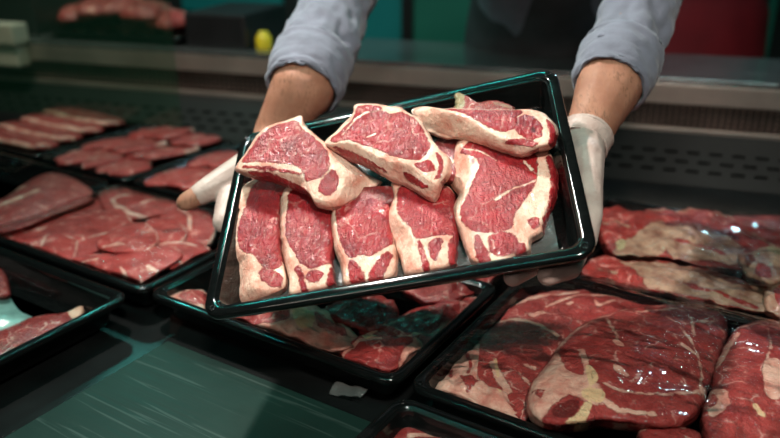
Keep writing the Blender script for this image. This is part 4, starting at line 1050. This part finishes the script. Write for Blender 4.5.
chain_mesh('shirt', [[(p_, r+.012) for p_, r in c[:4]] for c in ct[:2]] + [[(p_, r+.012) for p_, r in c[:3]] for c in ct[2:4]], M['apron'], co, voxel=.010, smooth=3, matrix=I)
chain_mesh('trousers', [[(p_, r+.014) for p_, r in c[3:6]] for c in ct[:2]], M['trousers'], co, voxel=.012, smooth=3, matrix=I)
nn_ = Vector((0, -1, 0))
apron(co, 'red_apron', [(b0+Vector((0, 0, .44)), .15, .145, nn_), (b0+Vector((0, 0, .24)), .27, .17, nn_), (b0+Vector((0, 0, .02)), .29, .18, nn_), (b0+Vector((0, 0, -.40)), .25, .19, nn_)], 0, 0, M['red'], 5.0)
chain_mesh('hair', [[(b0+Vector((0, .02, .77)), .092), (b0+Vector((0, .03, .74)), .09)]], M['hair'], co, voxel=.008, smooth=3, matrix=I)

# ================================================================== LIGHT
def area(name, loc, target, sx, sy, power, col, spread=None):
    l = bpy.data.lights.new(name, 'AREA'); l.shape = 'RECTANGLE'; l.size = sx; l.size_y = sy; l.energy = power; l.color = col
    if spread: l.spread = math.radians(spread)
    o = bpy.data.objects.new(name, l); COL.objects.link(o); o.location = loc
    o.rotation_euler = (Vector(target)-Vector(loc)).to_track_quat('-Z', 'Y').to_euler()
    return o
area('key_lamp', (0.15, -0.22, 1.34), (0.04, 0.78, 0.15), .16, .11, 3.6, (1.0, 0.90, 0.81), 76)
area('case_lamp', (-0.55, 1.28, 1.38), (0.05, 0.80, 0.18), .12, .07, 5.5, (1.0, 0.90, 0.84), 75)
area('teal_lamp', (-0.35, 1.66, 1.50), (-0.05, 0.8, 0.1), 1.7, .010, 4, (0.05, 0.95, 0.80), 120)
area('teal_front_lamp', (-0.25, 0.05, 1.50), (0.0, 0.8, 0.1), 1.7, .014, 2.7, (0.04, 0.90, 0.78), 100)
area('low_front_fill', (-0.55, -0.05, .62), (-0.05, 0.85, 0.05), .5, .03, .55, (1.0, 0.86, 0.76), 90)  # added low fill, no real fixture; lifts the shaded tray and fingers
area('teal_back_lamp', (0.1, 2.45, 1.25), (0.1, 2.9, 0.2), 2.6, .06, 6.5, (0.5, 1.0, 0.95))
area('back_corner_fill', (-0.9, 1.5, 1.5), (-0.75, 2.1, 0.25), .5, .10, 3, (1.0, 0.85, 0.75), 80)  # added warm fill to brighten the dim trays at the back
area('ledge_fill', (0.5, 0.8, 1.7), (0.5, 1.6, 0.18), 1.0, .10, 1.8, (1.0, 0.88, 0.80), 60)  # added fill that brightens the worktop front, not a fitting of the case
area('blue_spot', (0.75, 1.95, 1.05), (0.3, 0.9, 0.05), .07, .04, 2.5, (0.45, 0.80, 1.0))
area('teal_spot', (-0.80, 2.05, 1.00), (-0.4, 1.0, 0.05), .07, .04, 0.8, (0.10, 1.0, 0.85))

wd = bpy.data.worlds.new('world'); S.world = wd; wd.use_nodes = True
wd.node_tree.nodes['Background'].inputs[0].default_value = (0.50, 0.55, 0.53, 1); wd.node_tree.nodes['Background'].inputs[1].default_value = 0.026

# ================================================================== CAMERA
cd = bpy.data.cameras.new('camera'); cam = bpy.data.objects.new('camera', cd); COL.objects.link(cam)
cam.location = CAM; cam.rotation_euler = (PI/2-PITCH, 0, 0)
cd.sensor_width = 36; cd.lens = 36*FPX/780; cd.clip_start = 0.02
cd.dof.use_dof = True; cd.dof.focus_distance = 0.83; cd.dof.aperture_fstop = 2.7
S.camera = cam
S.view_settings.view_transform = 'Standard'; S.view_settings.look = 'None'; S.view_settings.gamma = 1; S.view_settings.exposure = 0.0
